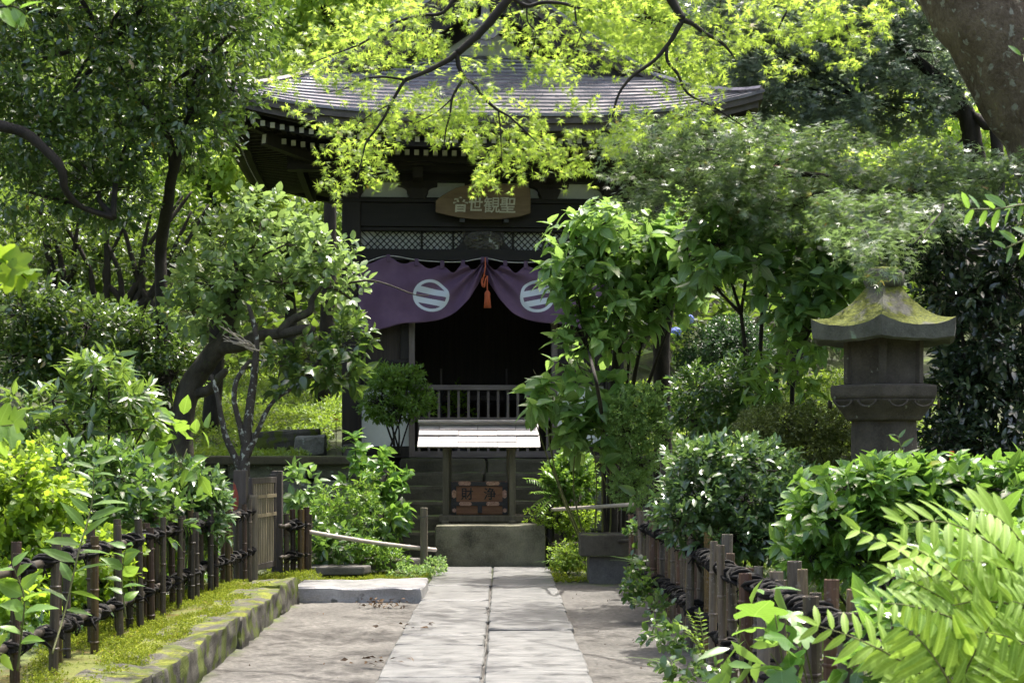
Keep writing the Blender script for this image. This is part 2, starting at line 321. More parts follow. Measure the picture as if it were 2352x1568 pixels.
class MB:
    def __init__(s, off=(0, 0, 0)): s.v = []; s.f = []; s.m = []; s.off = Vector(off)
    def add(s, vs, fs, mi=0):
        b = len(s.v); s.v += [Vector(p) - s.off for p in vs]
        for f in fs: s.f.append([i + b for i in f]); s.m.append(mi)
    def box(s, c, size, rot=None, mi=0, taper=1.0, jit=0):
        hx, hy, hz = size[0] / 2, size[1] / 2, size[2] / 2
        vs = []
        for z in (-1, 1):
            t = taper if z > 0 else 1
            for x, y in ((-1, -1), (1, -1), (1, 1), (-1, 1)):
                p = Vector((x * hx * t, y * hy * t, z * hz))
                if jit: p += Vector((random.uniform(-jit, jit), random.uniform(-jit, jit), random.uniform(-jit, jit)))
                if rot is not None: p = rot @ p
                vs.append(p + Vector(c))
        s.add(vs, [(3, 2, 1, 0), (4, 5, 6, 7), (0, 1, 5, 4), (1, 2, 6, 5), (2, 3, 7, 6), (3, 0, 4, 7)], mi)
    def beam(s, a, b, wd, ht, mi=0):
        a, b = Vector(a), Vector(b); d = (b - a); L = d.length; q = d.to_track_quat('X', 'Z').to_matrix()
        s.box((a + b) / 2, (L, wd, ht), q, mi)
    def tube(s, pts, rad, n=8, cap=True, mi=0, wob=0):
        pts = [Vector(p) for p in pts]; m = len(pts)
        if not isinstance(rad, (list, tuple)): rad = [rad] * m
        b = len(s.v); prev = None
        for i, p in enumerate(pts):
            t = (pts[min(i + 1, m - 1)] - pts[max(i - 1, 0)]).normalized()
            if prev is None:
                a = Vector((0, 0, 1)) if abs(t.z) < .9 else Vector((1, 0, 0)); e1 = t.cross(a).normalized()
            else: e1 = (prev - t * prev.dot(t)).normalized()
            prev = e1; e2 = t.cross(e1)
            for k in range(n):
                an = 2 * math.pi * k / n; r = rad[i] * (1 + wob * (random.random() - .5) * 2)
                s.v.append(p + e1 * (math.cos(an) * r) + e2 * (math.sin(an) * r) - s.off)
        for i in range(m - 1):
            for k in range(n):
                k2 = (k + 1) % n
                s.f.append([b + i * n + k, b + i * n + k2, b + (i + 1) * n + k2, b + (i + 1) * n + k]); s.m.append(mi)
        if cap:
            s.f.append([b + k for k in range(n)][::-1]); s.m.append(mi)
            s.f.append([b + (m - 1) * n + k for k in range(n)]); s.m.append(mi)
    def prism(s, poly, y0, y1, mi=0, axis='y'):
        n = len(poly)
        if axis == 'y': vs = [(x, y0, z) for x, z in poly] + [(x, y1, z) for x, z in poly]
        elif axis == 'x': vs = [(y0, a, z) for a, z in poly] + [(y1, a, z) for a, z in poly]
        else: vs = [(x, y, y0) for x, y in poly] + [(x, y, y1) for x, y in poly]
        s.add(vs, [list(range(n)), list(range(2 * n - 1, n - 1, -1))] + [[i, i + n, (i + 1) % n + n, (i + 1) % n] for i in range(n)], mi)
    def build(s, name, mats, parent=None, bevel=0, smooth=False, recalc=True, rough=None):
        me = bpy.data.meshes.new(name); me.from_pydata([tuple(p) for p in s.v], [], s.f)
        for m in (mats if isinstance(mats, (list, tuple)) else [mats]): me.materials.append(m)
        me.polygons.foreach_set('material_index', s.m)
        bm = bmesh.new(); bm.from_mesh(me)
        if recalc: bmesh.ops.recalc_face_normals(bm, faces=bm.faces)
        if bevel: bmesh.ops.bevel(bm, geom=[e for e in bm.edges if e.is_manifold and e.calc_face_angle(0) > .5], offset=bevel, segments=2, profile=.6, affect='EDGES')
        if rough:                                       # weathered stone: subdivide, round the arrises, roughen
            cuts, amp, fq = rough; bmesh.ops.subdivide_edges(bm, edges=bm.edges, cuts=cuts, use_grid_fill=True)
            bmesh.ops.smooth_vert(bm, verts=bm.verts, factor=.5, use_axis_x=True, use_axis_y=True, use_axis_z=True)
            for v in bm.verts:
                p = (v.co + s.off) * fq; v.co += (noise.noise_vector(p) + .5 * noise.noise_vector(p * 2.7)) * amp
        bm.to_mesh(me); bm.free()
        if smooth: me.polygons.foreach_set('use_smooth', [True] * len(me.polygons))
        return link(bpy.data.objects.new(name, me), parent)
def smooth_line(pts, rad, sub=4):
    """Catmull-Rom through pts with radii"""
    P = [Vector(p) for p in pts]; out = []; ro = []
    n = len(P)
    if not isinstance(rad, (list, tuple)): rad = [rad] * n
    elif len(rad) == 2 and n != 2: rad = [rad[0] + (rad[1] - rad[0]) * i / (n - 1) for i in range(n)]
    for i in range(n - 1):
        p0, p1, p2, p3 = P[max(i - 1, 0)], P[i], P[i + 1], P[min(i + 2, n - 1)]
        for k in range(sub):
            t = k / sub
            out.append(.5 * ((2 * p1) + (p2 - p0) * t + (2 * p0 - 5 * p1 + 4 * p2 - p3) * t * t + (3 * p1 - p0 - 3 * p2 + p3) * t ** 3))
            ro.append(rad[i] + (rad[i + 1] - rad[i]) * t)
    out.append(P[-1]); ro.append(rad[-1]); return out, ro
def rand_rot():
    return Matrix.Rotation(random.uniform(0, 6.28), 3, 'Z')

# ------------------------------------------------------------------ leaf shapes: +Y is the leaf's length, +Z its upper face
def oval(wd=.45, fold=.25, droop=.15, st=(0, .3, .65, 1), ws=(0, .9, .75, 0)):
    v = []; f = []; idx = []
    for t, q in zip(st, ws):
        z = -droop * t * t; hw = q * wd / 2
        if hw < 1e-6: idx.append((len(v),) * 3); v.append((0, t, z))
        else:
            b = len(v); v += [(-hw, t, z + fold * hw), (0, t, z), (hw, t, z + fold * hw)]; idx.append((b, b + 1, b + 2))
    for a, b in zip(idx[:-1], idx[1:]):
        if a[0] == a[1]: f += [(a[1], b[1], b[0]), (a[1], b[2], b[1])]
        elif b[0] == b[1]: f += [(a[0], a[1], b[1]), (a[1], a[2], b[1])]
        else: f += [(a[0], a[1], b[1]), (a[0], b[1], b[0]), (a[1], a[2], b[2]), (a[1], b[2], b[1])]
    return np.array(v, float), np.array(f)
def star(angs, lens, notch, droop=.12, cz=.04, teeth=False):
    n = len(angs); v = [(0, 0.3, cz)]; ring = []
    for i, (a, L) in enumerate(zip(angs, lens)):
        if i == 0: ring.append((math.radians(a - 22), notch * .6))
        else: ring.append((math.radians((angs[i - 1] + a) / 2), notch if abs(a) < 100 else notch * .8))
        if teeth:
            ring.append((math.radians(a - 13), (L + notch) * .5 + .06)); 
        ring.append((math.radians(a), L))
        if teeth: ring.append((math.radians(a + 13), (L + notch) * .5 + .06))
    ring.append((math.radians(angs[-1] + 22), notch * .6))
    for a, r in ring: v.append((math.sin(a) * r, .3 + math.cos(a) * r * .85, cz - droop * r * r))
    m = len(ring); f = [(0, 1 + (i + 1), 1 + i) for i in range(m - 1)] + [(0, 1, m)]
    return np.array(v, float), np.array(f)
T_OVAL = oval(.48); T_OVAL_LO = oval(.5, .3, .12, (0, .45, 1), (0, 1, 0)); T_NARROW = oval(.32, .25, .2)
T_ROUND = oval(.66, .2, .15, (0, .25, .6, .88, 1), (0, .85, .95, .45, 0)); T_LANCE = oval(.16, .2, .35, (0, .2, .5, .8, 1), (0, .8, 1, .6, 0))
T_OVATE = oval(.55, .28, .22, (0, .12, .35, .65, .88, 1), (0, .6, 1, .72, .25, 0))
T_LEAFLET = oval(.36, .22, .2, (0, .15, .5, .8, 1), (0, .7, 1, .7, 0))
T_PINNA = oval(.28, .22, .22, (0, .15, .5, .8, 1), (0, .75, 1, .65, 0))
T_MAPLE = star([-115, -76, -38, 0, 38, 76, 115], [.45, .78, .98, 1.08, .98, .78, .45], .23)
T_MAPLE_LO = star([-90, -45, 0, 45, 90], [.6, .9, 1, .9, .6], .33)
T_LOBED = star([-120, -62, 0, 62, 120], [.75, .95, 1.05, .95, .75], .62, .18, .05, True)
T_TINY = oval(.55, .2, .1, (0, .5, 1), (0, 1, 0))

def nrm(a): return a / np.maximum(np.linalg.norm(a, axis=-1, keepdims=True), 1e-9)
def place_leaves(pos, D, N, tpl, L, rg):
    """returns verts, tris, var for leaves at pos with length direction D and approximate normal N"""
    D = nrm(D); X = nrm(np.cross(D, N)); Z = np.cross(X, D)
    v, f = tpl; n = len(pos); m = len(v)
    L = np.asarray(L).reshape(-1, 1, 1) * np.ones((n, 1, 1))
    P = (v[None, :, 0:1] * X[:, None] + v[None, :, 1:2] * D[:, None] + v[None, :, 2:3] * Z[:, None]) * L + pos[:, None]
    T = f[None] + (np.arange(n) * m)[:, None, None]
    var = np.repeat(rg.random(n), m)
    return P.reshape(-1, 3), T.reshape(-1, 3), var
def cluster_leaves(pts, tdir, k, L, tpl, rg, tw=1.2, el=(10, 55), up=.7, jit=.45, droop=.15, lv=.28):
    n = len(pts); tdir = nrm(tdir)
    a = np.where(np.abs(tdir[:, 2:3]) < .9, [[0, 0, 1.0]], [[1.0, 0, 0]]); e1 = nrm(np.cross(tdir, a)); e2 = np.cross(tdir, e1)
    P = []; D = []; N = []
    ph = rg.random(n) * 6.28
    for i in range(k):
        an = ph + i * 2.4 + rg.normal(0, .25, n); e = np.radians(rg.uniform(el[0], el[1], n)) + (i / k) * .5
        rad = np.cos(an)[:, None] * e1 + np.sin(an)[:, None] * e2
        d = rad * np.cos(e)[:, None] + tdir * np.sin(e)[:, None]; d[:, 2] -= droop
        P.append(pts + tdir * (L * tw * (i + .5) / k)[..., None] if np.ndim(L) else pts + tdir * (L * tw * (i + .5) / k)); D.append(d)
        N.append(np.array([[0, 0, up]]) + tdir * .25 + rg.normal(0, jit, (n, 3)))
    P, D, N = map(np.concatenate, (P, D, N))
    return place_leaves(P, D, N, tpl, L * (1 + rg.uniform(-lv, lv, len(P))), rg)
def crown(lobes, n, rg, shell=2.4, gap=.25, freq=2.6, upb=.45):
    """sample twig points in ellipsoid lobes (px, py, rx, ry, Y, depth), leaving gaps; returns points and outward directions"""
    C = []; Rr = []
    for l in lobes:
        c = at(l[0], l[1], l[4]); s = l[4] / F; d = l[5] if len(l) > 5 else (l[2] + l[3]) * .5 * s
        C.append(c[:]); Rr.append((l[2] * s, d, l[3] * s))
    C = np.array(C); Rr = np.array(Rr); wt = Rr[:, 0] * Rr[:, 2] + .3 * Rr[:, 1] * Rr[:, 0]; wt /= wt.sum()
    i = rg.choice(len(C), int(n * (1 + gap * 2) + 20), p=wt)
    d = nrm(rg.normal(0, 1, (len(i), 3))); r = rg.random(len(i)) ** (1 / shell)
    p = C[i] + d * r[:, None] * Rr[i]
    q = p * freq / max(.35, float(Rr.mean()))
    nz = np.sin(q[:, 0] + 1.3 * np.sin(q[:, 2] * .9)) * np.sin(q[:, 1] * 1.1 + .7) * np.sin(q[:, 2] * 1.2 + 1.1 * np.sin(q[:, 0] * .8 + 2))
    keep = nz > np.quantile(nz, gap)
    p, d = p[keep][:n], d[keep][:n]
    out = d / Rr[i][keep][:n]; out = nrm(out) + np.array([0, 0, upb]) + rg.normal(0, .3, p.shape)
    return p, out, C, Rr

SEED = [100]
def foliage(root, base, lobes, n, k, L, tpl, mat, shell=2.4, gap=.25, name='foliage', **kw):
    SEED[0] += 1; rg = np.random.default_rng(SEED[0]); freq = kw.pop('freq', 2.6); upb = kw.pop('upb', .45)
    p, out, C, Rr = crown(lobes, n, rg, shell, gap, freq, upb)
    V, T, var = cluster_leaves(p, out, k, L, tpl, rg, **kw)
    return mesh_np(name, V, T, mat, root, var, off=base, tpl=tpl), p, out, C
def plant(name, label, cat, base, lobes, n, k, L, tpl, mat, bark='bark_dark', stems=None, twig=.35, r0=.03, auto=True, group=None, stem_name='stem', **kw):
    """a shrub or tree: foliage built of leaf clusters, and stems that reach into every lobe"""
    base = Vector(base); root = thing(name, label, cat, base, 0, group)
    fo, p, out, C = foliage(root, base, lobes, n, k, L, tpl, mat, **kw)
    mb = MB(base); rnd = random.Random(SEED[0])
    ends = []
    for st in (stems or []):
        pts, ra = smooth_line(st[0], st[1], 4); mb.tube(pts, ra, 8, wob=.1); ends.append(pts[-1])
    if auto:
        for c in C:
            c = Vector(c); b0 = base + Vector((rnd.uniform(-.1, .1), rnd.uniform(-.1, .1), 0))
            if ends: b0 = min(ends, key=lambda e: (e - c).length)
            mid = b0.lerp(c, .5) + Vector((rnd.uniform(-.12, .12), rnd.uniform(-.12, .12), .05)) * (c - b0).length
            pts, ra = smooth_line([b0, mid, c], [r0, r0 * .7, r0 * .4], 4); mb.tube(pts, ra, 6, wob=.1)
    # twigs: join a share of the leaf clusters back to the nearest lobe centre
    m = int(len(p) * twig)
    if m:
        sel = rnd.sample(range(len(p)), m); P = p[sel]; d2 = ((P[:, None] - C[None]) ** 2).sum(-1); ci = d2.argmin(1)
        for q, j, o_ in zip(P, ci, out[sel]):
            q = Vector(q); c = Vector(C[j]); o_ = Vector(o_).normalized()
            a = q.lerp(c, min(1, .25 / max(.01, (c - q).length))); 
            mb.tube([a, q - o_ * (L * .3), q + o_ * (L * .9)], [r0 * .16 + .0018, .0024, .0014], 3, cap=False)
    if mb.f: mb.build(stem_name, M[bark], root, smooth=True)
    return root

# ------------------------------------------------------------------ terrain
def ss(a, b, x):
    t = np.clip((np.asarray(x, float) - a) / (b - a), 0, 1); return t * t * (3 - 2 * t)
def gz(x, y):
    x = np.asarray(x, float); y = np.asarray(y, float)
    left = ss(-1.86, -2.02, x); lb = .2 * left * (1 - ss(14.0, 14.25, y)) + .09 * left * ss(14.0, 14.25, y)
    z = lb + .06 * np.maximum(0, -2.7 - x) + .08 * ss(1.35, 1.7, x) + .12 * np.maximum(0, x - 1.6)
    inner = np.abs(x + .3) < 1.2
    T = np.where(inner, ss(21.75, 21.95, y), ss(20.55, 20.75, y))
    z = z * (1 - T) + T * (1.2 + .1 * np.maximum(0, np.abs(x) - 4))
    z = z + .2 * np.maximum(0, y - 23.5) + .5 * np.maximum(0, y - 31)
    return z + .28 * np.maximum(0, np.abs(x) - 7.5)
def g(x, y): return float(gz(x, y))
xs = np.concatenate([np.arange(-60, -8, 1.5), np.arange(-8, -3, .25), np.arange(-3, 3, .08), np.arange(3, 8, .25), np.arange(8, 61, 1.5)])
ys = np.concatenate([np.arange(-5, 4, .5), np.arange(4, 24, .1), np.arange(24, 80, .7)])
X, Y = np.meshgrid(xs, ys); Z = gz(X, Y) + .008 * np.sin(X * 5.1 + 2 * np.sin(Y * 2.3)) * np.sin(Y * 3.7 + np.sin(X * 4)) + rng.normal(0, .003, X.shape)
nx, ny = len(xs), len(ys); ii = np.arange(nx * ny).reshape(ny, nx)
Q = np.stack([ii[:-1, :-1], ii[:-1, 1:], ii[1:, 1:], ii[1:, :-1]], -1).reshape(-1, 4)
tag(mesh_np('ground', np.stack([X, Y, Z], -1).reshape(-1, 3), Q, M['ground'], smooth=True), kind='structure')

# stone path: two courses of worn slabs with a drain joint between them
mb = MB()
for x0, x1 in ((-.754, -.116), (-.108, .546)):
    y = 4.6
    while y < 18.25:
        L = random.uniform(.5, 1.0); y1 = min(y + L, 18.28)
        if 18.28 - y1 < .25: y1 = 18.28
        hz = .03 + random.uniform(-.006, .007); e = random.uniform(-.012, .012)
        mb.box(((x0 + x1) / 2 + e / 2, (y + y1) / 2, hz / 2 - .03), (x1 - x0 - .006 + e, y1 - y - random.uniform(.002, .014), hz + .06), Matrix.Rotation(random.uniform(-.012, .012), 3, 'X') @ Matrix.Rotation(random.uniform(-.006, .006), 3, 'Z'), jit=.006)
        y = y1
tag(mb.build('stone_path', M['path_slab'], rough=(7, .004, 5)), kind='structure')
# kerb stones along the left bank
mb = MB(); y = 4.2
while y < 14.1:
    L = random.uniform(1.8, 3.0); y1 = min(y + L, 14.15)
    mb.box((-2.02 + random.uniform(-.02, .02), (y + y1) / 2, .095 + random.uniform(-.008, .008)), (.36, y1 - y + .01, .25), Matrix.Rotation(random.uniform(-.02, .02), 3, 'Z'), jit=.016)
    y = y1
tag(mb.build('kerb', M['kerb_stone'], rough=(15, .03, 4)), kind='structure')

# slab step at the end of the bank
t = MB(); t.box((-1.32, 14.72, .065), (1.2, .98, .14), jit=.015)
tag(t.build('slab_step', M['slab_stone'], rough=(9, .018, 4)), 'long rough pale stone step left of the path past the mossy kerb', 'stone step')
t = MB(); t.box((-2.03, 14.25, .08), (.26, .36, .2), Matrix.Rotation(.35, 3, 'Z'), jit=.04)
tag(t.build('corner_stone', M['kerb_stone'], rough=(4, .04, 5)), 'small rounded mossy stone between the kerb end and the pale slab step', 'stone')
t = MB(); p = at(775, 1313, 16.9); t.prism([(p.x + a, p.y + b) for a, b in ((-.75, -.12), (-.2, -.2), (.3, -.12), (.36, .1), (.1, .22), (-.7, .2))], .05, .14, axis='z')
tag(t.build('stepping_stone', M['dark_stone'], bevel=.02), 'longer flat dark stepping stone beside the bamboo stakes right of the gate', 'stepping stone', 'stepping stones in the moss')
t = MB(); p = at(880, 1300, 17.6); t.prism([(p.x + a, p.y + b) for a, b in ((-.4, -.05), (-.1, -.22), (.35, -.14), (.42, .1), (.05, .2), (-.35, .16))], .06, .17, axis='z')
tag(t.build('stepping_stone', M['dark_stone'], bevel=.02), 'smaller flat dark stepping stone under the sloping bamboo pole', 'stepping stone', 'stepping stones in the moss')

# ------------------------------------------------------------------ stone steps, retaining walls
SC = -.28
st = thing('stone_steps', 'dark mossy stone steps climbing to the shrine hall behind the offering box', 'steps', (SC, 19.5, 0))
for i in range(7):
    mb = MB((SC, 19.5, 0)); y0 = 19.45 + .32 * i; z1 = .17 + .183 * i
    if i == 6: z1 = 1.27
    xa = SC - 1.13; 
    cuts = [xa, xa + random.uniform(.8, 1.3), xa + 2.26] if i % 2 else [xa, xa + 1.13 + random.uniform(-.3, .3), xa + 2.26]
    for a, b in zip(cuts[:-1], cuts[1:]):
        mb.box(((a + b) / 2, y0 + .2, z1 - .14), (b - a - .006, .42, .28), jit=.008)
    mb.build('step', M['step_stone'], st, rough=(6, .014, 4))
for sx in (-1, 1):
    mb = MB((SC, 19.5, 0)); cx = SC + sx * 1.24
    mb.prism([(19.5, -.05), (20.5, -.05), (20.5, 1.12), (20.25, 1.12), (19.5, .3)], cx - .09, cx + .09, axis='x')
    mb.build('cheek_stone', M['step_stone'], st, bevel=.015)
def wall(x0, x1, lab):
    r = thing('retaining_wall', lab, 'wall', ((x0 + x1) / 2, 20.5, 0)); off = r.location
    z = -.02
    for ci, h in enumerate((.34, .34, .34, .2)):
        mb = MB(off); x = x0 - random.uniform(0, .3)
        while x < x1:
            L = random.uniform(.7, 1.3); b = min(x + L, x1); a = max(x, x0)
            if b - a > .05: mb.box(((a + b) / 2, 20.55 + random.uniform(-.015, .015), z + h / 2), (b - a - .008, .3, h - .008), jit=.012)
            x += L
        mb.build('course', M['wall_stone'], r, rough=(4, .015, 5)); z += h
    mb = MB(off); mb.box(((x0 + x1) / 2, 20.5, z + .055), (x1 - x0, .42, .11), jit=.01); mb.build('coping', M['step_stone'], r, bevel=.02)
wall(-5.6, SC - 1.36, 'lichened grey block retaining wall left of the steps, under the grassy bank')
wall(SC + 1.36, 5.2, 'block retaining wall right of the steps, mostly behind shrubs')
for (px, py, w_, Yb, lab) in ((655, 1003, .9, 22.6, 'short mossy stone block set in the grassy bank left of the hall'),):
    mb = MB(); p = at(px, py, Yb); mb.box((p.x, p.y, p.z - .05), (w_ + .1, .35, .3), Matrix.Rotation(-.06, 3, 'Y'), jit=.02)
    tag(mb.build('stone_block', M['kerb_stone'], rough=(5, .025, 5)), lab, 'stone block')
mb = MB(); p = at(715, 1010, 22.2); mb.box((p.x, p.y, p.z - .08), (.42, .4, .28), jit=.02)
tag(mb.build('stone_block', M['wall_stone'], rough=(5, .025, 5)), 'small bare grey stone block at the right end of the mossy one in the bank', 'stone block')
mb = MB(); p = at(812, 1040, 21.3); mb.box((p.x, p.y, p.z + .03), (.26, .24, .16), Matrix.Rotation(.3, 3, 'Z'), jit=.03)
tag(mb.build('foundation_stone', M['dark_stone'], rough=(4, .03, 5)), 'rounded dark foundation stone below the left front post of the hall', 'stone')

# ------------------------------------------------------------------ shrine hall
RZ = R(3.5)
hall = thing('shrine_hall', 'dark wooden temple hall with curved shingled roof and white rafter ends', 'temple hall', (-.27, 22, 0), RZ)
W, YF, YB, ZE = 3.56, -1.85, 4.3, 5.70
YC, HD = (YF + YB) / 2, (YB - YF) / 2
fs = lambda d: .56 * d + .022 * d * d
ff = lambda d: .66 * d + .012 * d * d
def inv(fn, z):
    a, b = 0, 6
    for _ in range(40):
        m = (a + b) / 2
        if fn(m) < z: a = m
        else: b = m
    return a
def lift(x, y): return .35 * (abs(x) / W) ** 3.2 * min(1, abs(y - YC) / HD) ** 3.2
VER = -.72                                               # plane of the gable's verge
zver = ff(VER - YF)
roof = MB()
ST = .105; NX = 22
def course(pa, pb, lo, hi, n):
    """one shingle course between two end functions, with a raised butt edge"""
    b = len(roof.v)
    for i in range(n + 1):
        u = i / n
        A = Vector(pa).lerp(Vector(pb), u); 
        roof.v += [None] * 0
    return b
def front_strip(d, sgn=1, y0=YF):
    d1 = d + ST + .01; n = NX
    xm = W - inv(fs, ff(d)); xm1 = W - inv(fs, ff(d1)); b = len(roof.v)
    for i in range(n + 1):
        u = -1 + 2 * i / n
        xa, xb = u * xm, u * xm1; ya, yb = y0 + sgn * d, y0 + sgn * d1
        za, zb = ZE + ff(d) + lift(xa, ya), ZE + ff(d1) + lift(xb, yb)
        roof.v += [Vector((xa, ya, za - .01)), Vector((xa, ya, za + .024)), Vector((xb, yb, zb + .001))]
    for i in range(n):
        a = b + i * 3
        roof.f += [[a, a + 3, a + 4, a + 1], [a + 1, a + 4, a + 5, a + 2]]; roof.m += [0, 0]
def side_strip(d, sg):
    d1 = d + ST + .01; n = 18; b = len(roof.v)
    def lim(dd):
        z = fs(dd); yf = YF + inv(ff, z) if z < zver else VER
        yb = YB - min(inv(ff, z), 2.6); return yf, yb
    (f0, b0), (f1, b1) = lim(d), lim(min(d1, W))
    for i in range(n + 1):
        u = i / n
        xa, xb = sg * (W - d), sg * max(0, W - d1); ya, yb = f0 + (b0 - f0) * u, f1 + (b1 - f1) * u
        za, zb = ZE + fs(d) + lift(xa, ya), ZE + fs(min(d1, W)) + lift(xb, yb)
        roof.v += [Vector((xa, ya, za - .01)), Vector((xa, ya, za + .024)), Vector((xb, yb, zb + .001))]
    for i in range(n):
        a = b + i * 3
        roof.f += [[a, a + 3, a + 4, a + 1], [a + 1, a + 4, a + 5, a + 2]]; roof.m += [0, 0]
d = 0
while d < 1.72: front_strip(d); d += ST
d = 0
while d < 2.6: front_strip(d, -1, YB); d += ST
for sg in (-1, 1):
    d = 0
    while d < W: side_strip(d, sg); d += ST
rf = roof.build('roof', M['roof'], hall, recalc=False)
# hip ridges
for sg in (-1, 1):
    pts = []; mb = MB()
    for i in range(13):
        dd = .02 + (VER - YF) * i / 12; z = ff(dd); x = sg * (W - inv(fs, z)); y = YF + dd
        pts.append((x, y, ZE + z + lift(x, y) + .035))
    mb.tube(pts, .045, 6); mb.build('hip_ridge', M['roof'], rf)
mb = MB(); mb.box((0, 1.6, ZE + fs(W) + .12), (.4, 4.9, .34)); mb.build('ridge_beam', M['roof'], rf, bevel=.03)
# layered eave edge
def eave(z0, z1, inset, thick, mat, name):
    mb = MB(); n = 28
    def row(pts, nrm_):
        b = len(mb.v)
        for p, q in pts:
            mb.v += [Vector((p[0], p[1], p[2] - z0)), Vector((p[0], p[1], p[2] - z1)), Vector((q[0], q[1], q[2] - z1)), Vector((q[0], q[1], q[2] - z0))]
        for i in range(len(pts) - 1):
            a = b + 4 * i
            for k in range(4): mb.f.append([a + k, a + (k + 1) % 4, a + 4 + (k + 1) % 4, a + 4 + k]); mb.m.append(0)
        mb.f.append([b, b + 1, b + 2, b + 3]); mb.m.append(0); e = b + 4 * (len(pts) - 1); mb.f.append([e, e + 1, e + 2, e + 3]); mb.m.append(0)
    wx, yf, yb = W - inset, YF + inset, YB - inset
    row([((x, yf, ZE + lift(x / wx * W, YF)), (x * (wx - thick) / wx, yf + thick, ZE + lift(x / wx * W, YF))) for x in np.linspace(-wx, wx, n)], 0)
    row([((x, yb, ZE + lift(x / wx * W, YB)), (x * (wx - thick) / wx, yb - thick, ZE + lift(x / wx * W, YB))) for x in np.linspace(-wx, wx, n)], 0)
    for sg in (-1, 1):
        row([((sg * wx, y, ZE + lift(W, y)), (sg * (wx - thick), YC + (y - YC) * .96, ZE + lift(W, y))) for y in np.linspace(yf, yb, n)], 0)
    return mb.build(name, mat, hall)
M['eave_wood'] = surf('eave_wood', (.045, .037, .034), (.11, .095, .088), .7, 5, None, .3, .004)
eave(-.022, .018, -.012, .2, M['roof'], 'eave_drip')
eave(.018, .105, .01, .3, M['eave_wood'], 'eave_board'); eave(.109, .195, .055, .3, M['eave_wood'], 'eave_board')
eave(.2, .235, .13, 1.5, M['dark_wood'], 'soffit')
eave(.3, .37, .3, .08, M['beam_wood'], 'rafter_beam')
eave(.27, .45, .95, .09, M['beam_wood'], 'rafter_beam')
# rafters: two tiers at the front with white painted ends, then the side eaves
def rafter(name, L, sz):
    mb = MB(); mb.box((0, L / 2, L * .04), (sz, L, sz * 1.15), Matrix.Rotation(.08, 3, 'X'))
    mb.box((0, -.004, 0), (sz * 1.02, .008, sz * 1.2), mi=1)
    return mb.build(name, [M['dark_wood'], M['white_paint']], hall)
fr = rafter('flying_rafter', .62, .058); br = rafter('base_rafter', 1.1, .06)
def put(o, first, x, y, z, rz=0):
    c = o if first else o.copy()
    if not first: link(c, hall)
    c.location = (x, y, z); c.rotation_euler = (0, 0, rz)
for i in range(54):
    x = -3.3 + i * 6.6 / 53; put(fr, i == 0, x, YF + .27, ZE - .285 + lift(x, YF) * 1.0)
for i in range(46):
    x = -2.82 + i * 5.64 / 45; put(br, i == 0, x, YF + .78, ZE - .36 + lift(x, YF) * .9)
sr = None
for sg in (-1, 1):
    for i in range(42):
        y = YF + .5 + i * .125
        if sr is None: sr = rafter('side_rafter', 1.35, .058); first = True
        else: first = False
        put(sr, first, sg * (W - .27), y, ZE - .3 + lift(W, y), sg * math.pi / 2)
for sg in (-1, 1):
    mb = MB(); a = Vector((sg * (W - .1), YF + .1, ZE - .25 + .26)); b = Vector((sg * 1.9, -.05, ZE - .3))
    mb.beam(a, b, .1, .14)
    mb.build('hip_rafter', [M['dark_wood'], M['white_paint']], hall)
    mb = MB(); a = Vector((sg * (W - .62), YF + .62, ZE - .4 + .17)); b = Vector((sg * 1.9, -.05, ZE - .42))
    mb.beam(a, b, .12, .16); mb.beam(a + (a - b).normalized() * .006, a, .07, .12, 1)
    mb.build('hip_rafter', [M['dark_wood'], M['white_paint']], hall)
# gable: verge, bargeboards, plaster, pendant
xg = W - inv(fs, zver)
def rake(z0, z1, y0, y1, ext, mat, name, parent):
    for sg in (-1, 1):
        mb = MB(); pts = []
        for i in range(15):
            x = (xg + ext) * (1 - i / 14); z = ZE + fs(W - min(x, W)) + .05 * max(0, (x / xg) - .6) ; pts.append((sg * x, z))
        b = len(mb.v)
        for x, z in pts: mb.v += [Vector((x, y0, z - z0)), Vector((x, y0, z - z1)), Vector((x, y1, z - z1)), Vector((x, y1, z - z0))]
        for i in range(14):
            a = b + 4 * i
            for k in range(4): mb.f.append([a + k, a + (k + 1) % 4, a + 4 + (k + 1) % 4, a + 4 + k]); mb.m.append(0)
        mb.f += [[b, b + 1, b + 2, b + 3], [b + 56, b + 57, b + 58, b + 59]]; mb.m += [0, 0]
        mb.build(name, mat, parent)
gb = MB(); gb.prism([(-xg + .25, ZE + zver + .12), (xg - .25, ZE + zver + .12), (0, ZE + fs(W) - .2)], -.14, -.08)
gable = gb.build('gable', M['plaster'], hall)
rake(-.05, .0, VER - .1, VER + .3, .12, M['roof'], 'verge', gable)
rake(.0, .1, VER - .08, VER + .3, .1, M['eave_wood'], 'verge_board', gable)
rake(.1, .2, VER - .04, VER + .3, .04, M['eave_wood'], 'verge_board', gable)
rake(.21, .5, VER + .02, VER + .1, -.03, M['dark_wood'], 'bargeboard', gable)
rake(.28, .66, -.22, -.15, -.1, M['dark_wood'], 'gable_frame', gable)
mb = MB(); mb.box((0, -.2, ZE + zver + .2), (2 * xg - .5, .12, .2)); mb.build('gable_beam', M['dark_wood'], gable)
mb = MB(); half = [(0, -.17), (.07, -.15), (.12, -.13), (.2, -.06), (.235, .03), (.22, .1), (.165, .135), (.1, .12), (.075, .14), (.06, .2)]
mb.prism([(x_, 7.13 + z_) for x_, z_ in half + [(-a_, b_) for a_, b_ in half[:0:-1]]], -.66, -.6); mb.box((0, -.63, 7.42), (.12, .05, .24)); mb.box((0, -.62, 6.93), (.15, .05, .09))
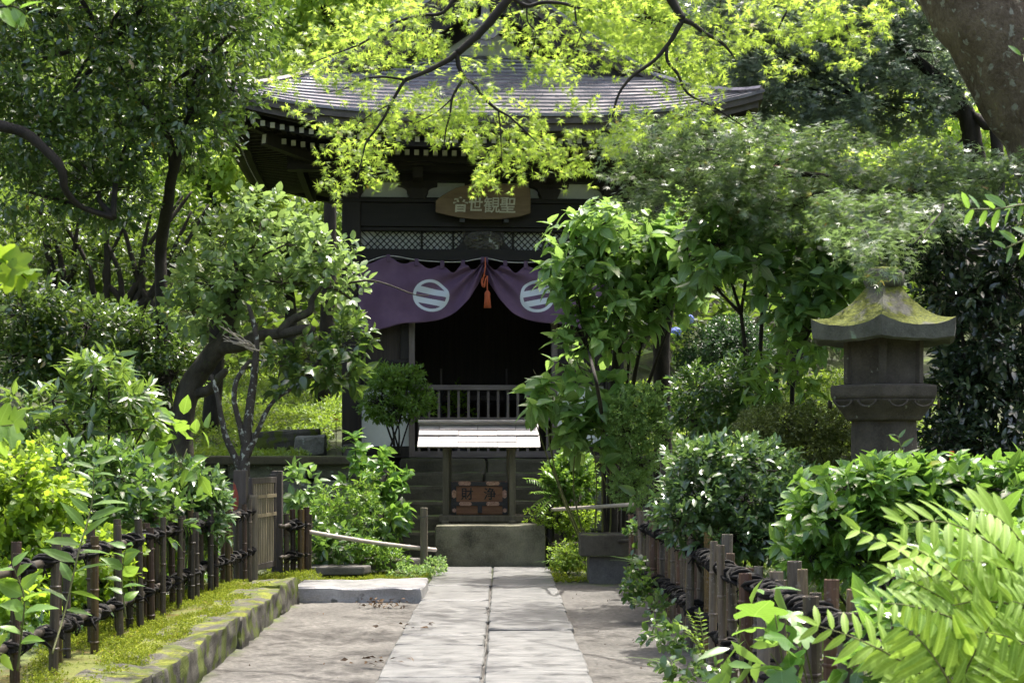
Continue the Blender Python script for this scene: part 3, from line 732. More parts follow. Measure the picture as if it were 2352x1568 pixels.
for sx in (-1, 1):
    pts, ra = smooth_line([(sx * (.11 + .06 * math.cos(a_) * (1 - a_ / 9)), -.665, 7.16 + .06 * math.sin(a_) * (1 - a_ / 9)) for a_ in np.linspace(0, 7, 14)], .012, 2); mb.tube(pts, ra, 5)
mb.build('gable_pendant', M['pendant_wood'], gable, bevel=.006)

# body of the hall
def part(name, mat, boxes, bevel=.006, parent=hall, **k):
    mb = MB()
    for c, s in boxes: mb.box(c, s)
    return mb.build(name, M[mat], parent, bevel=bevel, **k)
def zz(py): return 1.38 + (1034 - py) / 163.6
for sx in (-1, 1):
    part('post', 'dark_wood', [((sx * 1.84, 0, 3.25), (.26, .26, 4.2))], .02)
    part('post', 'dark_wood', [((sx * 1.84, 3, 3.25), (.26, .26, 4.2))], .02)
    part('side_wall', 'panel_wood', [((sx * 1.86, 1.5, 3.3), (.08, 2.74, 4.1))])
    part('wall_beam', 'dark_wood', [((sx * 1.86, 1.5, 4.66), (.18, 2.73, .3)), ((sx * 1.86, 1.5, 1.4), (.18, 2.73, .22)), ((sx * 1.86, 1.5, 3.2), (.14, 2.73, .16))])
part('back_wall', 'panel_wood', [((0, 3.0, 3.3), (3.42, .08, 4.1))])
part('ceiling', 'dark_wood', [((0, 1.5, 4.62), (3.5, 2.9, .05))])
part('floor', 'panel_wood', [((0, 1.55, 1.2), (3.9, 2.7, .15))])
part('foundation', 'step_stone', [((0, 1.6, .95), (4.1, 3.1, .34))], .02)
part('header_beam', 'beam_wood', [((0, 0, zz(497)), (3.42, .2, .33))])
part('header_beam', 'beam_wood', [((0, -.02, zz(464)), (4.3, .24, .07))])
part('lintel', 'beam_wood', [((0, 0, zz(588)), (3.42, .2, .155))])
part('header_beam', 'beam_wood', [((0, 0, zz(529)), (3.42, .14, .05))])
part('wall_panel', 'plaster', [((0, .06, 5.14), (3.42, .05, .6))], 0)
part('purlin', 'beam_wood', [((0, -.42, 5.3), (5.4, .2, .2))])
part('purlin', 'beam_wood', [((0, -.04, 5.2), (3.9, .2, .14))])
# bracket sets: bearing block, boat shaped arm, three small blocks
def bracket(x, sc=1.0, parent=hall):
    z0 = zz(462); mb = MB()
    def arm(x, z, hw, h, y0, y1):
        P = [(x - hw, z + h), (x - hw, z + h * .45)]
        for i in range(7):
            a = i / 6 * math.pi / 2; P.append((x - hw + hw * .55 * math.sin(a) * .9, z + h * .45 - h * .45 * (1 - math.cos(a))))
        P2 = [(2 * x - a, b) for a, b in P[::-1]]; mb.prism(P + P2, y0, y1)
    mb.prism([(x - .1, z0), (x + .1, z0), (x + .15, z0 + .1), (x + .15, z0 + .16), (x - .15, z0 + .16), (x - .15, z0 + .1)], -.16, .1)
    arm(x, z0 + .1, .29 * sc, .2, -.13, .07)
    for k in (-1, 0, 1): mb.box((x + k * .22 * sc, -.03, z0 + .36), (.15, .2, .13))
    arm(x, z0 + .38, .42 * sc, .17, -.2, .06)
    mb.box((x, -.32, z0 + .3), (.14, .5, .15)); mb.box((x, -.5, z0 + .46), (.5, .14, .13))
    return mb.build('bracket_set', M['dark_wood'], parent, bevel=.008)
bracket(-1.84, 1.1); bracket(-.92, .95); bracket(0, .9); bracket(.92, .95); bracket(1.84, 1.1)
# lattice transom with carved frog-leg strut
part('transom_panel', 'plaster', [((0, .08, (zz(533) + zz(575)) / 2), (3.42, .03, .27))], 0)
mb = MB(); z0, z1 = zz(576), zz(532); hgt = z1 - z0; x = -1.70
while x < 1.72:
    for s in (1, -1):
        a = Vector((x, .03 + .006 * s, z0)); b = Vector((x + s * hgt, .03 + .006 * s, z1))
        if max(a.x, b.x) > 1.72 or min(a.x, b.x) < -1.72:
            k_ = 1.72 * (1 if b.x > 0 else -1); f_ = (k_ - a.x) / (b.x - a.x); b = a.lerp(b, f_)
        mb.beam(a, b, .012, .014)
    x += .088
for x in (-.86, -.42, .42, .86): mb.box((x, .02, (z0 + z1) / 2), (.03, .05, hgt))
mb.build('transom_lattice', M['beam_wood'], hall)
bm = bmesh.new(); bmesh.ops.create_grid(bm, x_segments=40, y_segments=24, size=1)
for v in bm.verts:
    x, y = v.co.x, v.co.y; r = math.hypot(x, y * .9)
    h = max(0, 1 - r ** 4) * (.06 + .09 * abs(noise.noise((x * 3.1, y * 2.6, 3.3))) + .05 * noise.noise((x * 7, y * 6, 1)))
    v.co = Vector((x * .29, -.02 - h, (z0 + z1) / 2 - .005 + y * hgt * .55))
me = bpy.data.meshes.new('carving'); bm.to_mesh(me); bm.free(); me.materials.append(M['carving']); link(bpy.data.objects.new('carving', me), hall)
for sx in (-1, 1):
    mb = MB(); mb.prism([(sx * .25, z0), (sx * .43, z0), (sx * .36, z0 + .05), (sx * .3, z0 + .12), (sx * .24, z1), (sx * .16, z1)], -.04, .02)
    mb.build('frog_leg_strut', M['dark_wood'], hall, bevel=.01)
# door bays
for sx in (-1, 1):
    part('door_jamb', 'grey_wood', [((sx * 1.0, 0, 2.66), (.085, .12, 2.75))], .008)
    part('door_panel', 'panel_wood', [((sx * 1.37, .03, 3.2), (.66, .04, 1.7))])
    for bx in [((sx * 1.37, .0, 2.34), (.66, .08, .1)), ((sx * 1.37, 0, 2.62), (.66, .07, .05)), ((sx * 1.37, 0, 1.36), (.66, .14, .16)), ((sx * 1.1, 0, 3.2), (.12, .07, 1.1))]: part('panel_rail', 'dark_wood', [bx])
    part('white_panel', 'plaster', [((sx * 1.37, .03, 1.86), (.66, .04, .86))], 0)
rl = part('railing', 'grey_wood_h', [((0, -.02, 2.26), (1.92, .09, .07)), ((0, -.02, 1.82), (1.92, .035, .045)), ((0, -.02, 1.325), (1.92, .1, .09))])
bal = None
for i in range(14):
    x = -.9 + i * 1.8 / 13
    if bal is None:
        mb = MB(); mb.box((0, 0, 1.795), (.034, .03, .86)); bal = mb.build('baluster', M['grey_wood'], rl); c = bal
    else: c = link(bal.copy(), rl)
    c.location = (x, -.021, 0)

# things inside the hall, only dimly seen
def hp(x, y, z): return hall.matrix_basis @ Vector((x, y, z))
al = thing('altar_table', 'dark wooden altar table deep inside the hall behind the railing', 'table', hp(0, 2.3, 1.275), RZ)
mb = MB(); mb.box((0, 0, .9), (2.2, .6, .08)); mb.build('tabletop', M['panel_wood'], al, bevel=.01)
for a, b in ((-1, -1), (1, -1), (-1, 1), (1, 1)):
    mb = MB(); mb.box((a * 1.0, b * .22, .43), (.09, .09, .86)); mb.build('leg', M['panel_wood'], al, bevel=.008)
for x, lab in ((-.55, 'tall dark candlestick on the left of the dark hall opening'), (.45, 'tall dark candlestick on the right of the dark hall opening')):
    c = thing('candlestick', lab, 'candlestick', hp(x, 1.9, 1.275), 0, 'candlesticks inside the hall')
    mb = MB(); mb.tube([(0, 0, 0), (0, 0, .03), (0, 0, .08), (0, 0, .9), (0, 0, 1.0), (0, 0, 1.02)], [.12, .11, .025, .02, .06, .07], 12); mb.build('stand', M['iron'], c, smooth=True)
    mb = MB(); mb.tube([(0, 0, 1.02), (0, 0, 1.35)], .018, 8); mb.build('candle', M['grey_wood'], c)
fv = thing('flower_vase', 'dim vase of yellowish flowers behind the hall railing', 'vase', hp(-.3, 1.2, 1.275))
mb = MB(); mb.tube([(0, 0, 0), (0, 0, .1), (0, 0, .3), (0, 0, .42), (0, 0, .55)], [.07, .1, .12, .06, .09], 12); mb.build('vase_body', M['iron'], fv, smooth=True)
rg = np.random.default_rng(5); P = rg.normal(0, 1, (40, 3)) * [.08, .08, .14] + [0, 0, .8]
V, T, var = cluster_leaves(P, P - [0, 0, .5], 5, .09, T_TINY, rg); mesh_np('flowers', V, T, LM['lime'], fv, var)

# ------------------------------------------------------------------ purple curtain, cord, tassel, plaque
hx = lambda px: (px - 1110) / 163.6 * 1.0
cur = thing('curtain', 'purple temple curtain parted in the middle with two white ring crests', 'curtain', hp(0, -.2, 4.05), RZ)
tops = [(826, 617), (850, 612), (893, 597), (925, 612), (957, 607), (985, 622), (1015, 614), (1040, 632), (1062, 611), (1088, 625), (1111, 603)]
bots = [(826, 768), (845, 769), (880, 760), (925, 748), (970, 745), (1010, 738), (1045, 722), (1075, 692), (1098, 655), (1109, 630), (1112, 622)]
def interp(tab, x): return float(np.interp(x, [a for a, b in tab], [b for a, b in tab]))
def cr(tab, x):
    xs_ = [a for a, b in tab]; i = int(np.clip(np.searchsorted(xs_, x) - 1, 0, len(tab) - 2)); t = (x - xs_[i]) / (xs_[i + 1] - xs_[i])
    p = [tab[max(i - 1, 0)][1], tab[i][1], tab[i + 1][1], tab[min(i + 2, len(tab) - 1)][1]]
    t = min(max(t, 0), 1)
    return .5 * (2 * p[1] + (p[2] - p[0]) * t + (2 * p[0] - 5 * p[1] + 4 * p[2] - p[3]) * t * t + (3 * p[1] - p[0] - 3 * p[2] + p[3]) * t ** 3)
for sg in (-1, 1):
    V = []; NU, NV = 90, 40
    for i in range(NU + 1):
        px = 826 + (1112 - 826) * i / NU
        zt, zb = zz(cr(tops, px)) - 4.05, zz(cr(bots, px)) - 4.05
        for j in range(NV + 1):
            v = j / NV; z = zt + (zb - zt) * v; x = hx(px)
            # folds fan out from the gathered middle
            dx, dz = x - 0, (z - (zz(606) - 4.05)); an = math.atan2(-dz, -dx + 1e-6); rr = math.hypot(dx, dz)
            near = math.exp(-rr / .75)
            y = -.05 + .075 * near * math.sin(an * 15) + .018 * math.sin(px * .045 + 1.3 * v) * (1 - near) - .05 * v * (1 - near) + .012 * math.sin(px * .12) * (1 - v)
            V.append((x * (1 if sg < 0 else -1), y, z))
    ii = np.arange((NU + 1) * (NV + 1)).reshape(NU + 1, NV + 1)
    Q = np.stack([ii[:-1, :-1], ii[1:, :-1], ii[1:, 1:], ii[:-1, 1:]], -1).reshape(-1, 4)
    x0 = hx(989) * (1 if sg < 0 else -1)
    o = mesh_np('curtain_cloth', V, Q, cloth_mat('curtain_cloth_%s' % ('a' if sg < 0 else 'b'), x0, zz(684) - 4.05, -.2 if sg < 0 else .2), cur, smooth=True)
    so_ = o.modifiers.new('thickness', 'SOLIDIFY'); so_.thickness = .004
M['tab_cloth'] = surf('tab_cloth', (.09, .056, .1), (.14, .09, .15), .9, 20, None, .2, .002, spec=.2)
rope = [(846, 608), (893, 594), (957, 603), (1015, 607), (1062, 606), (1111, 598), (1158, 606), (1205, 607), (1263, 603), (1327, 594), (1374, 608)]
for px, py in rope[1:-1]:
    mb = MB(); wd = .1 if px == 1111 else .055; x = hx(px); z = zz(py) - 4.05
    mb.box((x, -.055, z - .035), (wd, .012, .1)); mb.box((x, -.03, z + .012), (wd, .05, .012)); mb.build('tab', M['tab_cloth'], cur, bevel=.003)
mb = MB(); pts, ra = smooth_line([(hx(a), -.045, zz(b) - 4.05) for a, b in rope], .006, 5); mb.tube(pts, ra, 6); mb.build('cord', M['cord_white'], cur)
ta = thing('tassel', 'orange red tassel on a looped cord where the purple curtain parts', 'tassel', hp(hx(1112), -.34, zz(598)), RZ)
Z0 = zz(598); zt = lambda py: zz(py) - Z0
mb = MB(); pts, ra = smooth_line([(0, .05, 0), (0, 0, zt(620)), (-.02, 0, zt(640)), (-.04, -.02, zt(655)), (-.02, -.03, zt(662)), (.0, -.02, zt(650)), (.03, 0, zt(640)), (.025, -.02, zt(660)), (.03, 0, zt(676))], .009, 5); mb.tube(pts, ra, 6)
pts, ra = smooth_line([(.0, -.01, zt(638)), (-.05, -.01, zt(648)), (-.045, -.02, zt(662)), (-.01, -.02, zt(664)), (.0, -.01, zt(645))], .008, 5); mb.tube(pts, ra, 6); mb.build('cord', M['tassel'], ta, smooth=True)
mb = MB(); mb.tube([(.03, 0, zt(672)), (.03, 0, zt(677)), (.03, 0, zt(682)), (.03, 0, zt(684)), (.03, 0, zt(712))], [.01, .035, .04, .038, .05], 20, wob=.08); mb.build('fringe', M['tassel'], ta, smooth=True)

FONT_OFF = .022
def glyph(ch, size, mat, parent, loc, name, off=FONT_OFF, ext=.012, sx=1.0, sk=0):
    c = bpy.data.curves.new('glyph', 'FONT'); c.body = ch; c.size = 1; c.offset = off; c.extrude = ext / size; c.align_x = 'CENTER'
    o = bpy.data.objects.new('glyph', c); col.objects.link(o)
    me = bpy.data.meshes.new_from_object(o.evaluated_get(bpy.context.evaluated_depsgraph_get())); bpy.data.objects.remove(o)
    me.transform(Matrix.Translation(loc) @ Matrix.Rotation(math.pi / 2, 4, 'X') @ Matrix(((sx, sk, 0, 0), (0, 1, 0, 0), (0, 0, 1, 0), (0, 0, 0, 1))) @ Matrix.Scale(size, 4) @ Matrix.Translation((0, -.36, 0)))
    me.materials.clear(); me.materials.append(mat); me.name = name
    return link(bpy.data.objects.new(name, me), parent)
pq = thing('name_plaque', 'carved wooden name plaque with four pale characters above the hall entrance', 'plaque', hp(hx(1107), -.3, zz(470)), RZ)
ZP = zz(470); XP = hx(1107)
poly = [(1000, 470), (1015, 458), (1045, 441), (1080, 432), (1140, 430), (1195, 434), (1214, 440), (1215, 470), (1215, 496), (1190, 504), (1150, 510), (1090, 511), (1050, 507), (1020, 501), (1000, 496)]
mb = MB(); mb.prism([(hx(a) - XP, zz(b) - ZP) for a, b in poly], -.03, .03)
bd = mb.build('board', M['plaque_wood'], pq, bevel=.012); pq.rotation_euler = (R(5), 0, RZ)
for ch, px, sz, fo in (('音', 1056, .215, .022), ('世', 1090, .205, .022), ('観', 1127, .235, .007), ('聖', 1163, .235, .012)):
    glyph(ch, sz, M['plaque_gilt'], bd, (hx(px) - XP, -.034, zz(479) - ZP), 'character', off=fo, sk=.06)
for px in (1060, 1160):
    mb = MB(); mb.box((hx(px) - XP, .06, zz(514) - ZP), (.07, .2, .05)); mb.build('bracket', M['iron'], pq, bevel=.01)

# ------------------------------------------------------------------ plinth, offering box, shelter
PY = 18.9
mb = MB(); mb.box((-.14, 18.62, .24), (1.31, .6, .53), jit=.006)
tag(mb.build('plinth', M['concrete'], rough=(9, .006, 5)), 'low stained concrete plinth at the end of the path, under the offering box', 'plinth')
sh = thing('box_shelter', 'little bamboo-roofed wooden shelter standing over the offering box', 'shelter', (SC, PY, .5))
S = F / PY; qx = lambda px: (px - CX) / S - SC; qz = lambda py: H - (py - CY) / S - .5
for px in (1024, 1177):
    for yy in (-.0, .34):
        mb = MB(); mb.box((qx(px) + (0 if yy == 0 else -.035 if px > 1100 else .02), yy, (qz(1188) + qz(1020)) / 2), (.075, .075, qz(1020) - qz(1188))); mb.build('post', M['post_wood'], sh, bevel=.006)
mb = MB(); mb.box((qx(1106), -.02, qz(1190)), (1.02, .1, .075)); mb.box((qx(1106), .34, qz(1190)), (1.02, .1, .075))
for px in (1024, 1177): mb.box((qx(px), .16, qz(1200)), (.09, .6, .06))
mb.build('base_beam', M['post_wood'], sh, bevel=.008)
mb = MB(); mb.box((qx(1100), .17, qz(1024)), (1.2, .46, .05)); mb.build('roof_frame', M['post_wood'], sh, bevel=.006)
rfm = MB(); ze, zr = qz(1030), qz(975)
for r_ in range(4):                                   # four courses of split bamboo strips a side, butt jointed
    for side in (-1, 1):
        y0 = .17 + side * (.36 - .085 * r_); y1 = .17 + side * (.36 - .085 * (r_ + 1.25)); za = ze + (zr - ze) * r_ / 4 + .012 * (r_ % 2 == 0); zb = ze + (zr - ze) * (r_ + 1.1) / 4
        xa, xb = qx(960) + .004 * r_, qx(1237) + .006 * (3 - r_); cuts = [xa] + [xa + (xb - xa) * f_ for f_ in ([.33, .65] if r_ % 2 == 0 else [.17, .49, .81])] + [xb]
        for a, b in zip(cuts[:-1], cuts[1:]):
            e = random.uniform(-.003, .003); n_ = Vector((0, (zb - za) * -1 * (1 if y1 > y0 else -1), abs(y1 - y0))).normalized() * .012
            q_ = [Vector((x_, y_, z_ + e)) for x_, y_, z_ in ((a + .002, y0, za), (b - .002, y0, za), (b - .002, y1, zb), (a + .002, y1, zb))]
            rfm.add(q_ + [v_ + n_ for v_ in q_], [(0, 1, 2, 3), (4, 5, 6, 7), (0, 1, 5, 4), (1, 2, 6, 5), (2, 3, 7, 6), (3, 0, 4, 7)])
rr_ = rfm.build('roof', M['bamboo_tile'], sh, bevel=.003)
mb = MB(); mb.box((qx(1097), .17, qz(967)), (1.445, .17, .03)); mb.box((qx(1097), .17, qz(972)), (1.43, .1, .03)); mb.build('ridge_board', M['bamboo_tile'], rr_, bevel=.006)

ob = thing('offering_box', 'reddish wooden offering box with black corner straps and copper plates', 'offering box', (SC, PY + .12, .5))
S2 = F / (PY + .12); ox = lambda px: (px - CX) / S2 - SC; oz = lambda py: H - (py - CY) / S2 - .5
x0, x1 = ox(1036), ox(1166); zb_, zt_ = oz(1181), oz(1106)
mb = MB(); mb.box(((x0 + x1) / 2, .2, (zb_ + zt_) / 2), (x1 - x0, .36, zt_ - zb_)); bx_ = mb.build('box_body', M['box_wood'], ob, bevel=.006)
fx = lambda a, b, c, d, y=-.0: (((ox(a) + ox(b)) / 2, y, (oz(c) + oz(d)) / 2), (ox(b) - ox(a), .03, oz(c) - oz(d)))
mb = MB()
for q in ((1036, 1166, 1106, 1116), (1036, 1166, 1152, 1161), (1036, 1048, 1116, 1152), (1154, 1166, 1116, 1152), (1036, 1048, 1161, 1181), (1154, 1166, 1161, 1181), (1097, 1107, 1161, 1178)):
    c, s = fx(*q, y=.012); mb.box(c, s)
mb.build('strap', M['copper_dark'], bx_, bevel=.004)
for q in ((1052, 1082, 1105, 1114), (1116, 1148, 1105, 1114), (1054, 1084, 1152, 1161), (1116, 1148, 1152, 1161), (1038, 1048, 1124, 1144), (1154, 1164, 1124, 1144), (1039, 1048, 1166, 1177), (1155, 1164, 1166, 1177)):
    a, b, c, d_ = q; mb = MB(); e = min(b - a, d_ - c) * .35
    P = [(a + e, c), (b - e, c), (b, (c + d_) / 2), (b - e, d_), (a + e, d_), (a, (c + d_) / 2)] if b - a > d_ - c else [(a, c + e), ((a + b) / 2, c), (b, c + e), (b, d_ - e), ((a + b) / 2, d_), (a, d_ - e)]
    mb.prism([(ox(u), oz(v)) for u, v in P], -.008, .0); mb.build('plate', M['copper_plate'], bx_)
for ch, px in (('財', 1073), ('浄', 1125)):
    glyph(ch, .155, M['ink'], bx_, (ox(px), .017, oz(1134)), 'character', .012, .004)

# ------------------------------------------------------------------ wooden posts and bamboo rails around the path end
def wpost(px, pyt, pyb, r, Yp, lab, mat='post_wood', lean=0):
    p = at(px, pyb, Yp); z1 = at(px, pyt, Yp).z
    mb = MB((p.x, p.y, 0)); mb.tube([(p.x, p.y, -.05), (p.x + lean * .5, p.y, z1 * .5), (p.x + lean, p.y, z1 - .01), (p.x + lean, p.y, z1)], [r, r * .98, r * .96, r * .88], 14, wob=.02)
    o = mb.build('post', M[mat], None); o.location = (p.x, p.y, 0); tag(o, lab, 'post', 'round posts beside the plinth'); return o
lp = wpost(974, 1165, 1320, .043, 17.4, 'round weathered post left of the plinth with a wire round its top')
mb = MB(lp.location); z = at(974, 1186, 17.4).z; mb.tube([(lp.location.x + .046 * math.cos(a), 17.4 + .046 * math.sin(a), z + .012 * math.cos(a)) for a in np.linspace(0, 6.28, 16)], .004, 5); mb.build('wire', M['iron'], lp)
wpost(1263, 1155, 1303, .052, 18.45, 'dark round post at the right corner of the plinth', 'beam_wood')
def pole(pts, r, lab, mat='bamboo_pale', group='bamboo rails around the path end', nodes=5):
    P, ra = smooth_line([at(*p) for p in pts], r, 6); mb = MB(P[0])
    L = sum((b - a).length for a, b in zip(P[:-1], P[1:])); 
    mb.tube(P, [r * (1 + .0) for _ in P], 10)
    for k in range(1, nodes):
        i = k * (len(P) - 1) / nodes; a = P[int(i)].lerp(P[min(int(i) + 1, len(P) - 1)], i - int(i)); d_ = (P[-1] - P[0]).normalized()
        mb.tube([a - d_ * .012, a - d_ * .004, a + d_ * .004, a + d_ * .012], [r, r * 1.14, r * 1.14, r], 10, cap=False)
    o = mb.build('bamboo_pole', M[mat], smooth=True); o.location = P[0]; return tag(o, lab, 'bamboo pole', group)
pole([(694, 1218, 16.6), (780, 1233, 16.8), (870, 1247, 17.1), (968, 1259, 17.42), (1000, 1262, 17.6)], .024, 'pale bamboo pole sloping from the gate stakes to the left round post', nodes=6)
pole([(1268, 1170, 18.35), (1360, 1164, 17.2), (1452, 1158, 15.75)], .021, 'thin bamboo pole from the dark right post to the fence, above the bench', nodes=4)
pole([(1266, 1250, 18.35), (1345, 1247, 17.3), (1452, 1240, 15.8)], .02, 'dark bamboo pole low behind the stone bench', 'rail_bamboo', nodes=4)

# stone bench
p = at(1335, 1340, 16.2); bn = thing('stone_bench', 'thick stone bench with mossy top at the right of the path end', 'bench', (1.17, 16.45, 0))
mb = MB((1.17, 16.45, 0)); mb.box((1.17, 16.45, .395), (.72, .5, .225), jit=.004); mb.build('seat', M['bench_stone'], bn, bevel=.014)
mb = MB((1.17, 16.45, 0)); mb.box((1.18, 16.47, .135), (.56, .4, .3), jit=.004); mb.build('support', M['dark_stone'], bn, bevel=.012)
# stone marker post behind the fence
p = at(1532, 1150, 14.6); mb = MB((p.x, p.y, 0)); mb.box((p.x, p.y, .6), (.13, .13, 1.42), jit=.006)
o = mb.build('marker_post', M['bench_stone'], bevel=.012); o.location = (p.x, p.y, 0); tag(o, 'square stone marker post standing among the bushes right of the bench', 'marker post')

# ------------------------------------------------------------------ gate
gt = thing('garden_gate', 'narrow slatted wooden gate between two square posts at the end of the left fence', 'gate', (-2.42, 15.6, 0))
off = gt.location
def gpost(px, pyt, pyb, wd, Yp):
    p = at(px, pyb, Yp); z1 = at(px, pyt, Yp).z; mb = MB(off); mb.box((p.x, p.y, (z1 - .1) / 2), (wd, wd, z1 + .1)); return mb.build('gate_post', M['gate_wood'], gt, bevel=.008), p
g1, p1 = gpost(553, 1079, 1330, .125, 15.2); g2, p2 = gpost(637, 1081, 1316, .108, 16.4)
mb = MB(off); mb.prism([(p1.x - .062 + a_, p1.z + b_) for a_, b_ in ((0, .6), (.025, .58), (.03, .66), (.05, .72), (.052, .8), (.04, .86), (.02, .92), (0, .95))], 15.2 - .067, 15.2 - .064)
mb.build('red_stain', surf('red_stain', (.17, .035, .022), (.28, .06, .04), .6, 9), g1)
a = at(576, 1312, 15.5); b = at(630, 1300, 16.3); A = Vector((a.x, a.y, 0)); B = Vector((b.x, b.y, 0)); d_ = (B - A); Ld = d_.length; u = d_.normalized(); q = Matrix.Rotation(math.atan2(u.y, u.x), 3, 'Z')
zb0, zt0 = .16, at(600, 1096, 15.9).z
mb = MB(off)
for f_ in (0, 1): 
    c = A.lerp(B, f_); mb.box((c.x, c.y, (zb0 + zt0) / 2), (.045, .04, zt0 - zb0), q)
for z in (zb0 + .05, zt0 - .03): c = A.lerp(B, .5); mb.box((c.x, c.y, z), (Ld, .034, .06), q)
lf = mb.build('gate_leaf', M['gate_wood'], gt, bevel=.004)
n_ = Vector((-u.y, u.x, 0)); n_ = n_ if n_.y < 0 else -n_
sl_ = None
for i in range(9):
    c = A.lerp(B, (i + .8) / 9.8)
    if sl_ is None:
        mb = MB(); mb.box((0, 0, (zb0 + zt0) / 2), (.02, .03, zt0 - zb0 - .06), q); sl_ = mb.build('slat', M['gate_slat'], lf); o = sl_
    else: o = link(sl_.copy(), lf)
    o.location = c - off
for z in (zt0 - .38, zt0 - .19):
    c = A.lerp(B, .5) + n_ * .022; mb = MB(off); mb.box((c.x, c.y, z), (Ld, .01, .035), q); mb.build('batten', M['gate_slat'], lf)
mb = MB(off); c = A.lerp(B, 1.02) + Vector((0, -.05, 0)); mb.tube([(c.x - .05, c.y, zt0 + .02), (c.x + .03, c.y, zt0 + .02), (c.x + .04, c.y, zt0 + .06)], .008, 6); mb.build('latch', M['iron'], gt)

# ------------------------------------------------------------------ bamboo fences
def stake_mesh(h, r, cutslant=.0):
    mb = MB(); n = 10; zs = [0]; k = random.uniform(.1, .25)
    prof = [(0, r)]
    while k < h - .05: prof += [(k - .012, r), (k - .004, r * 1.16), (k + .003, r * 1.16), (k + .008, r * .97), (k + .02, r)]; k += random.uniform(.2, .34)
    prof += [(h, r * 1.0)]
    mb.tube([(0, 0, z) for z, _ in prof], [q for _, q in prof], n, cap=False)
    b = len(mb.v)                                       # hollow cut top
    for s_, z in ((1.0, h), (.68, h), (.62, h - .05)):
        for i in range(n): mb.v.append(Vector((math.cos(6.2832 * i / n) * r * s_, math.sin(6.2832 * i / n) * r * s_, z)))
    for l_ in range(2):
        for i in range(n): mb.f.append([b + l_ * n + i, b + l_ * n + (i + 1) % n, b + (l_ + 1) * n + (i + 1) % n, b + (l_ + 1) * n + i]); mb.m.append(0)
    mb.f.append([b + 2 * n + i for i in range(n)]); mb.m.append(0)
    return mb
def knot(mb, c, r, along):
    """a few turns of black rope round stake and rail, with loose ends"""
    al_ = Vector(along).normalized()
    for k in range(7):
        t1 = random.uniform(-.9, .9); ax = (Vector((0, 0, 1)) * math.cos(t1) + al_ * math.sin(t1)).normalized(); e1 = ax.cross(al_ if abs(ax.dot(al_)) < .9 else Vector((1, 0, 0))).normalized(); e2 = ax.cross(e1)
        rr = r * random.uniform(1.0, 1.45); o_ = Vector([random.uniform(-.01, .01) for _ in range(3)])
        mb.tube([Vector(c) + o_ + e1 * rr * math.cos(a) + e2 * rr * math.sin(a) for a in np.linspace(0, 6.6, 12)], .0105, 5, cap=False)
    for k in range(2):
        a = Vector(c) + Vector((random.uniform(-.03, .03), -r, 0)); mb.tube([a, a + Vector((random.uniform(-.03, .03), -.02, -.03)), a + Vector((random.uniform(-.05, .05), -.025, -.075))], [.008, .007, .004], 5)
def fence(name, label, line, stakes, rails, mat='bamboo', rx=0.0):
    o0 = Vector((*line(stakes[0][0])[:2], 0)); fe = thing(name, label, 'fence', o0)
    for Yp, sd, h, r in stakes:
        x, y, z = line(Yp); mb = stake_mesh(h + .06, r); o = mb.build('stake', M[mat], fe, smooth=False, recalc=True)
        o.location = Vector((x + sd * (r + .022), y, z - .06)) - o0; o.rotation_euler = (random.uniform(-.02, .02), random.uniform(-.025, .025), random.uniform(0, 6))
    for hz, r, two in rails:
        for k in range(2 if two else 1):
            P = [Vector(line(v)) + Vector((0, 0, hz - (.03 * k) + random.uniform(-.012, .012))) for v in np.linspace(stakes[0][0] - .25, stakes[-1][0] + .15, 16)]
            pts, ra = smooth_line(P, r, 3); mb = MB(o0); mb.tube(pts, [r * (1.12 if i % 4 == 0 else 1) for i in range(len(pts))], 8); mb.build('rail', M['rail_bamboo'], fe, smooth=True)
        for Yp, sd, h, r2 in stakes:
            if h < hz - .05: continue
            if random.random() < .05: continue
            x, y, z = line(Yp); mb = MB(o0); _k = knot(mb, (x + sd * r2 * .35, y, z + hz), r2 + .016, (0, 1, 0)); mb.build('rope_tie', M['rope'], fe, smooth=True)
    return fe
rl_ = random.Random(3)
lineL = lambda v: (-2.44 + .02 * math.sin(v * .9), v, .215)
sk = []; v = 6.4
while v < 15.1:
    sk.append((v, 1 if len(sk) % 2 else -1, .66 + rl_.uniform(-.03, .07), rl_.uniform(.02, .028)))
    if rl_.random() < .4: sk.append((v + .09, -1, .6 + rl_.uniform(-.06, .06), rl_.uniform(.018, .026)))
    v += rl_.uniform(.2, .34)
fence('bamboo_fence', 'low black-tied bamboo fence of slim stakes along the mossy left bank', lineL, sk, ((.575, .023, False), (.2, .024, False)), 'bamboo_dark')
lineR = lambda v: (1.33 + .02 * math.sin(v * 1.1 + 1), v, .02)
sk = []; v = 4.7
while v < 15.9:
    sk.append((v, 1 if len(sk) % 3 else -1, .78 + rl_.uniform(-.1, .07), rl_.uniform(.024, .036)))
    if rl_.random() < .35: sk.append((v + .09, 1, .76 + rl_.uniform(-.08, .05), rl_.uniform(.022, .032)))
    v += rl_.uniform(.17, .3)
fence('bamboo_fence', 'low bamboo fence of thick brown stakes tied with black rope, right of the path', lineR, sk, ((.66, .024, True), (.25, .022, False)))
lineC = lambda v: (-2.16 + (v - 16.5) * .35, v, .1)
sk = [(16.38, -1, .62, .03), (16.46, 1, .66, .035), (16.52, -1, .66, .03), (16.58, 1, .68, .034), (16.66, 1, .6, .026)]
fence('bamboo_fence', 'short bundle of dark bamboo stakes tied together right of the gate', lineC, sk, ((.5, .022, False), (.18, .02, False)), 'bamboo_dark')
mb = MB((-2.44, 15.28, 0)); mb.tube([(-2.42, 15.2, .05), (-2.42, 15.2, .93), (-2.42, 15.2, .95)], [.05, .048, .042], 12); o = mb.build('fence_end_post', M['post_wood'], smooth=False); o.location = (-2.44, 15.28, 0)
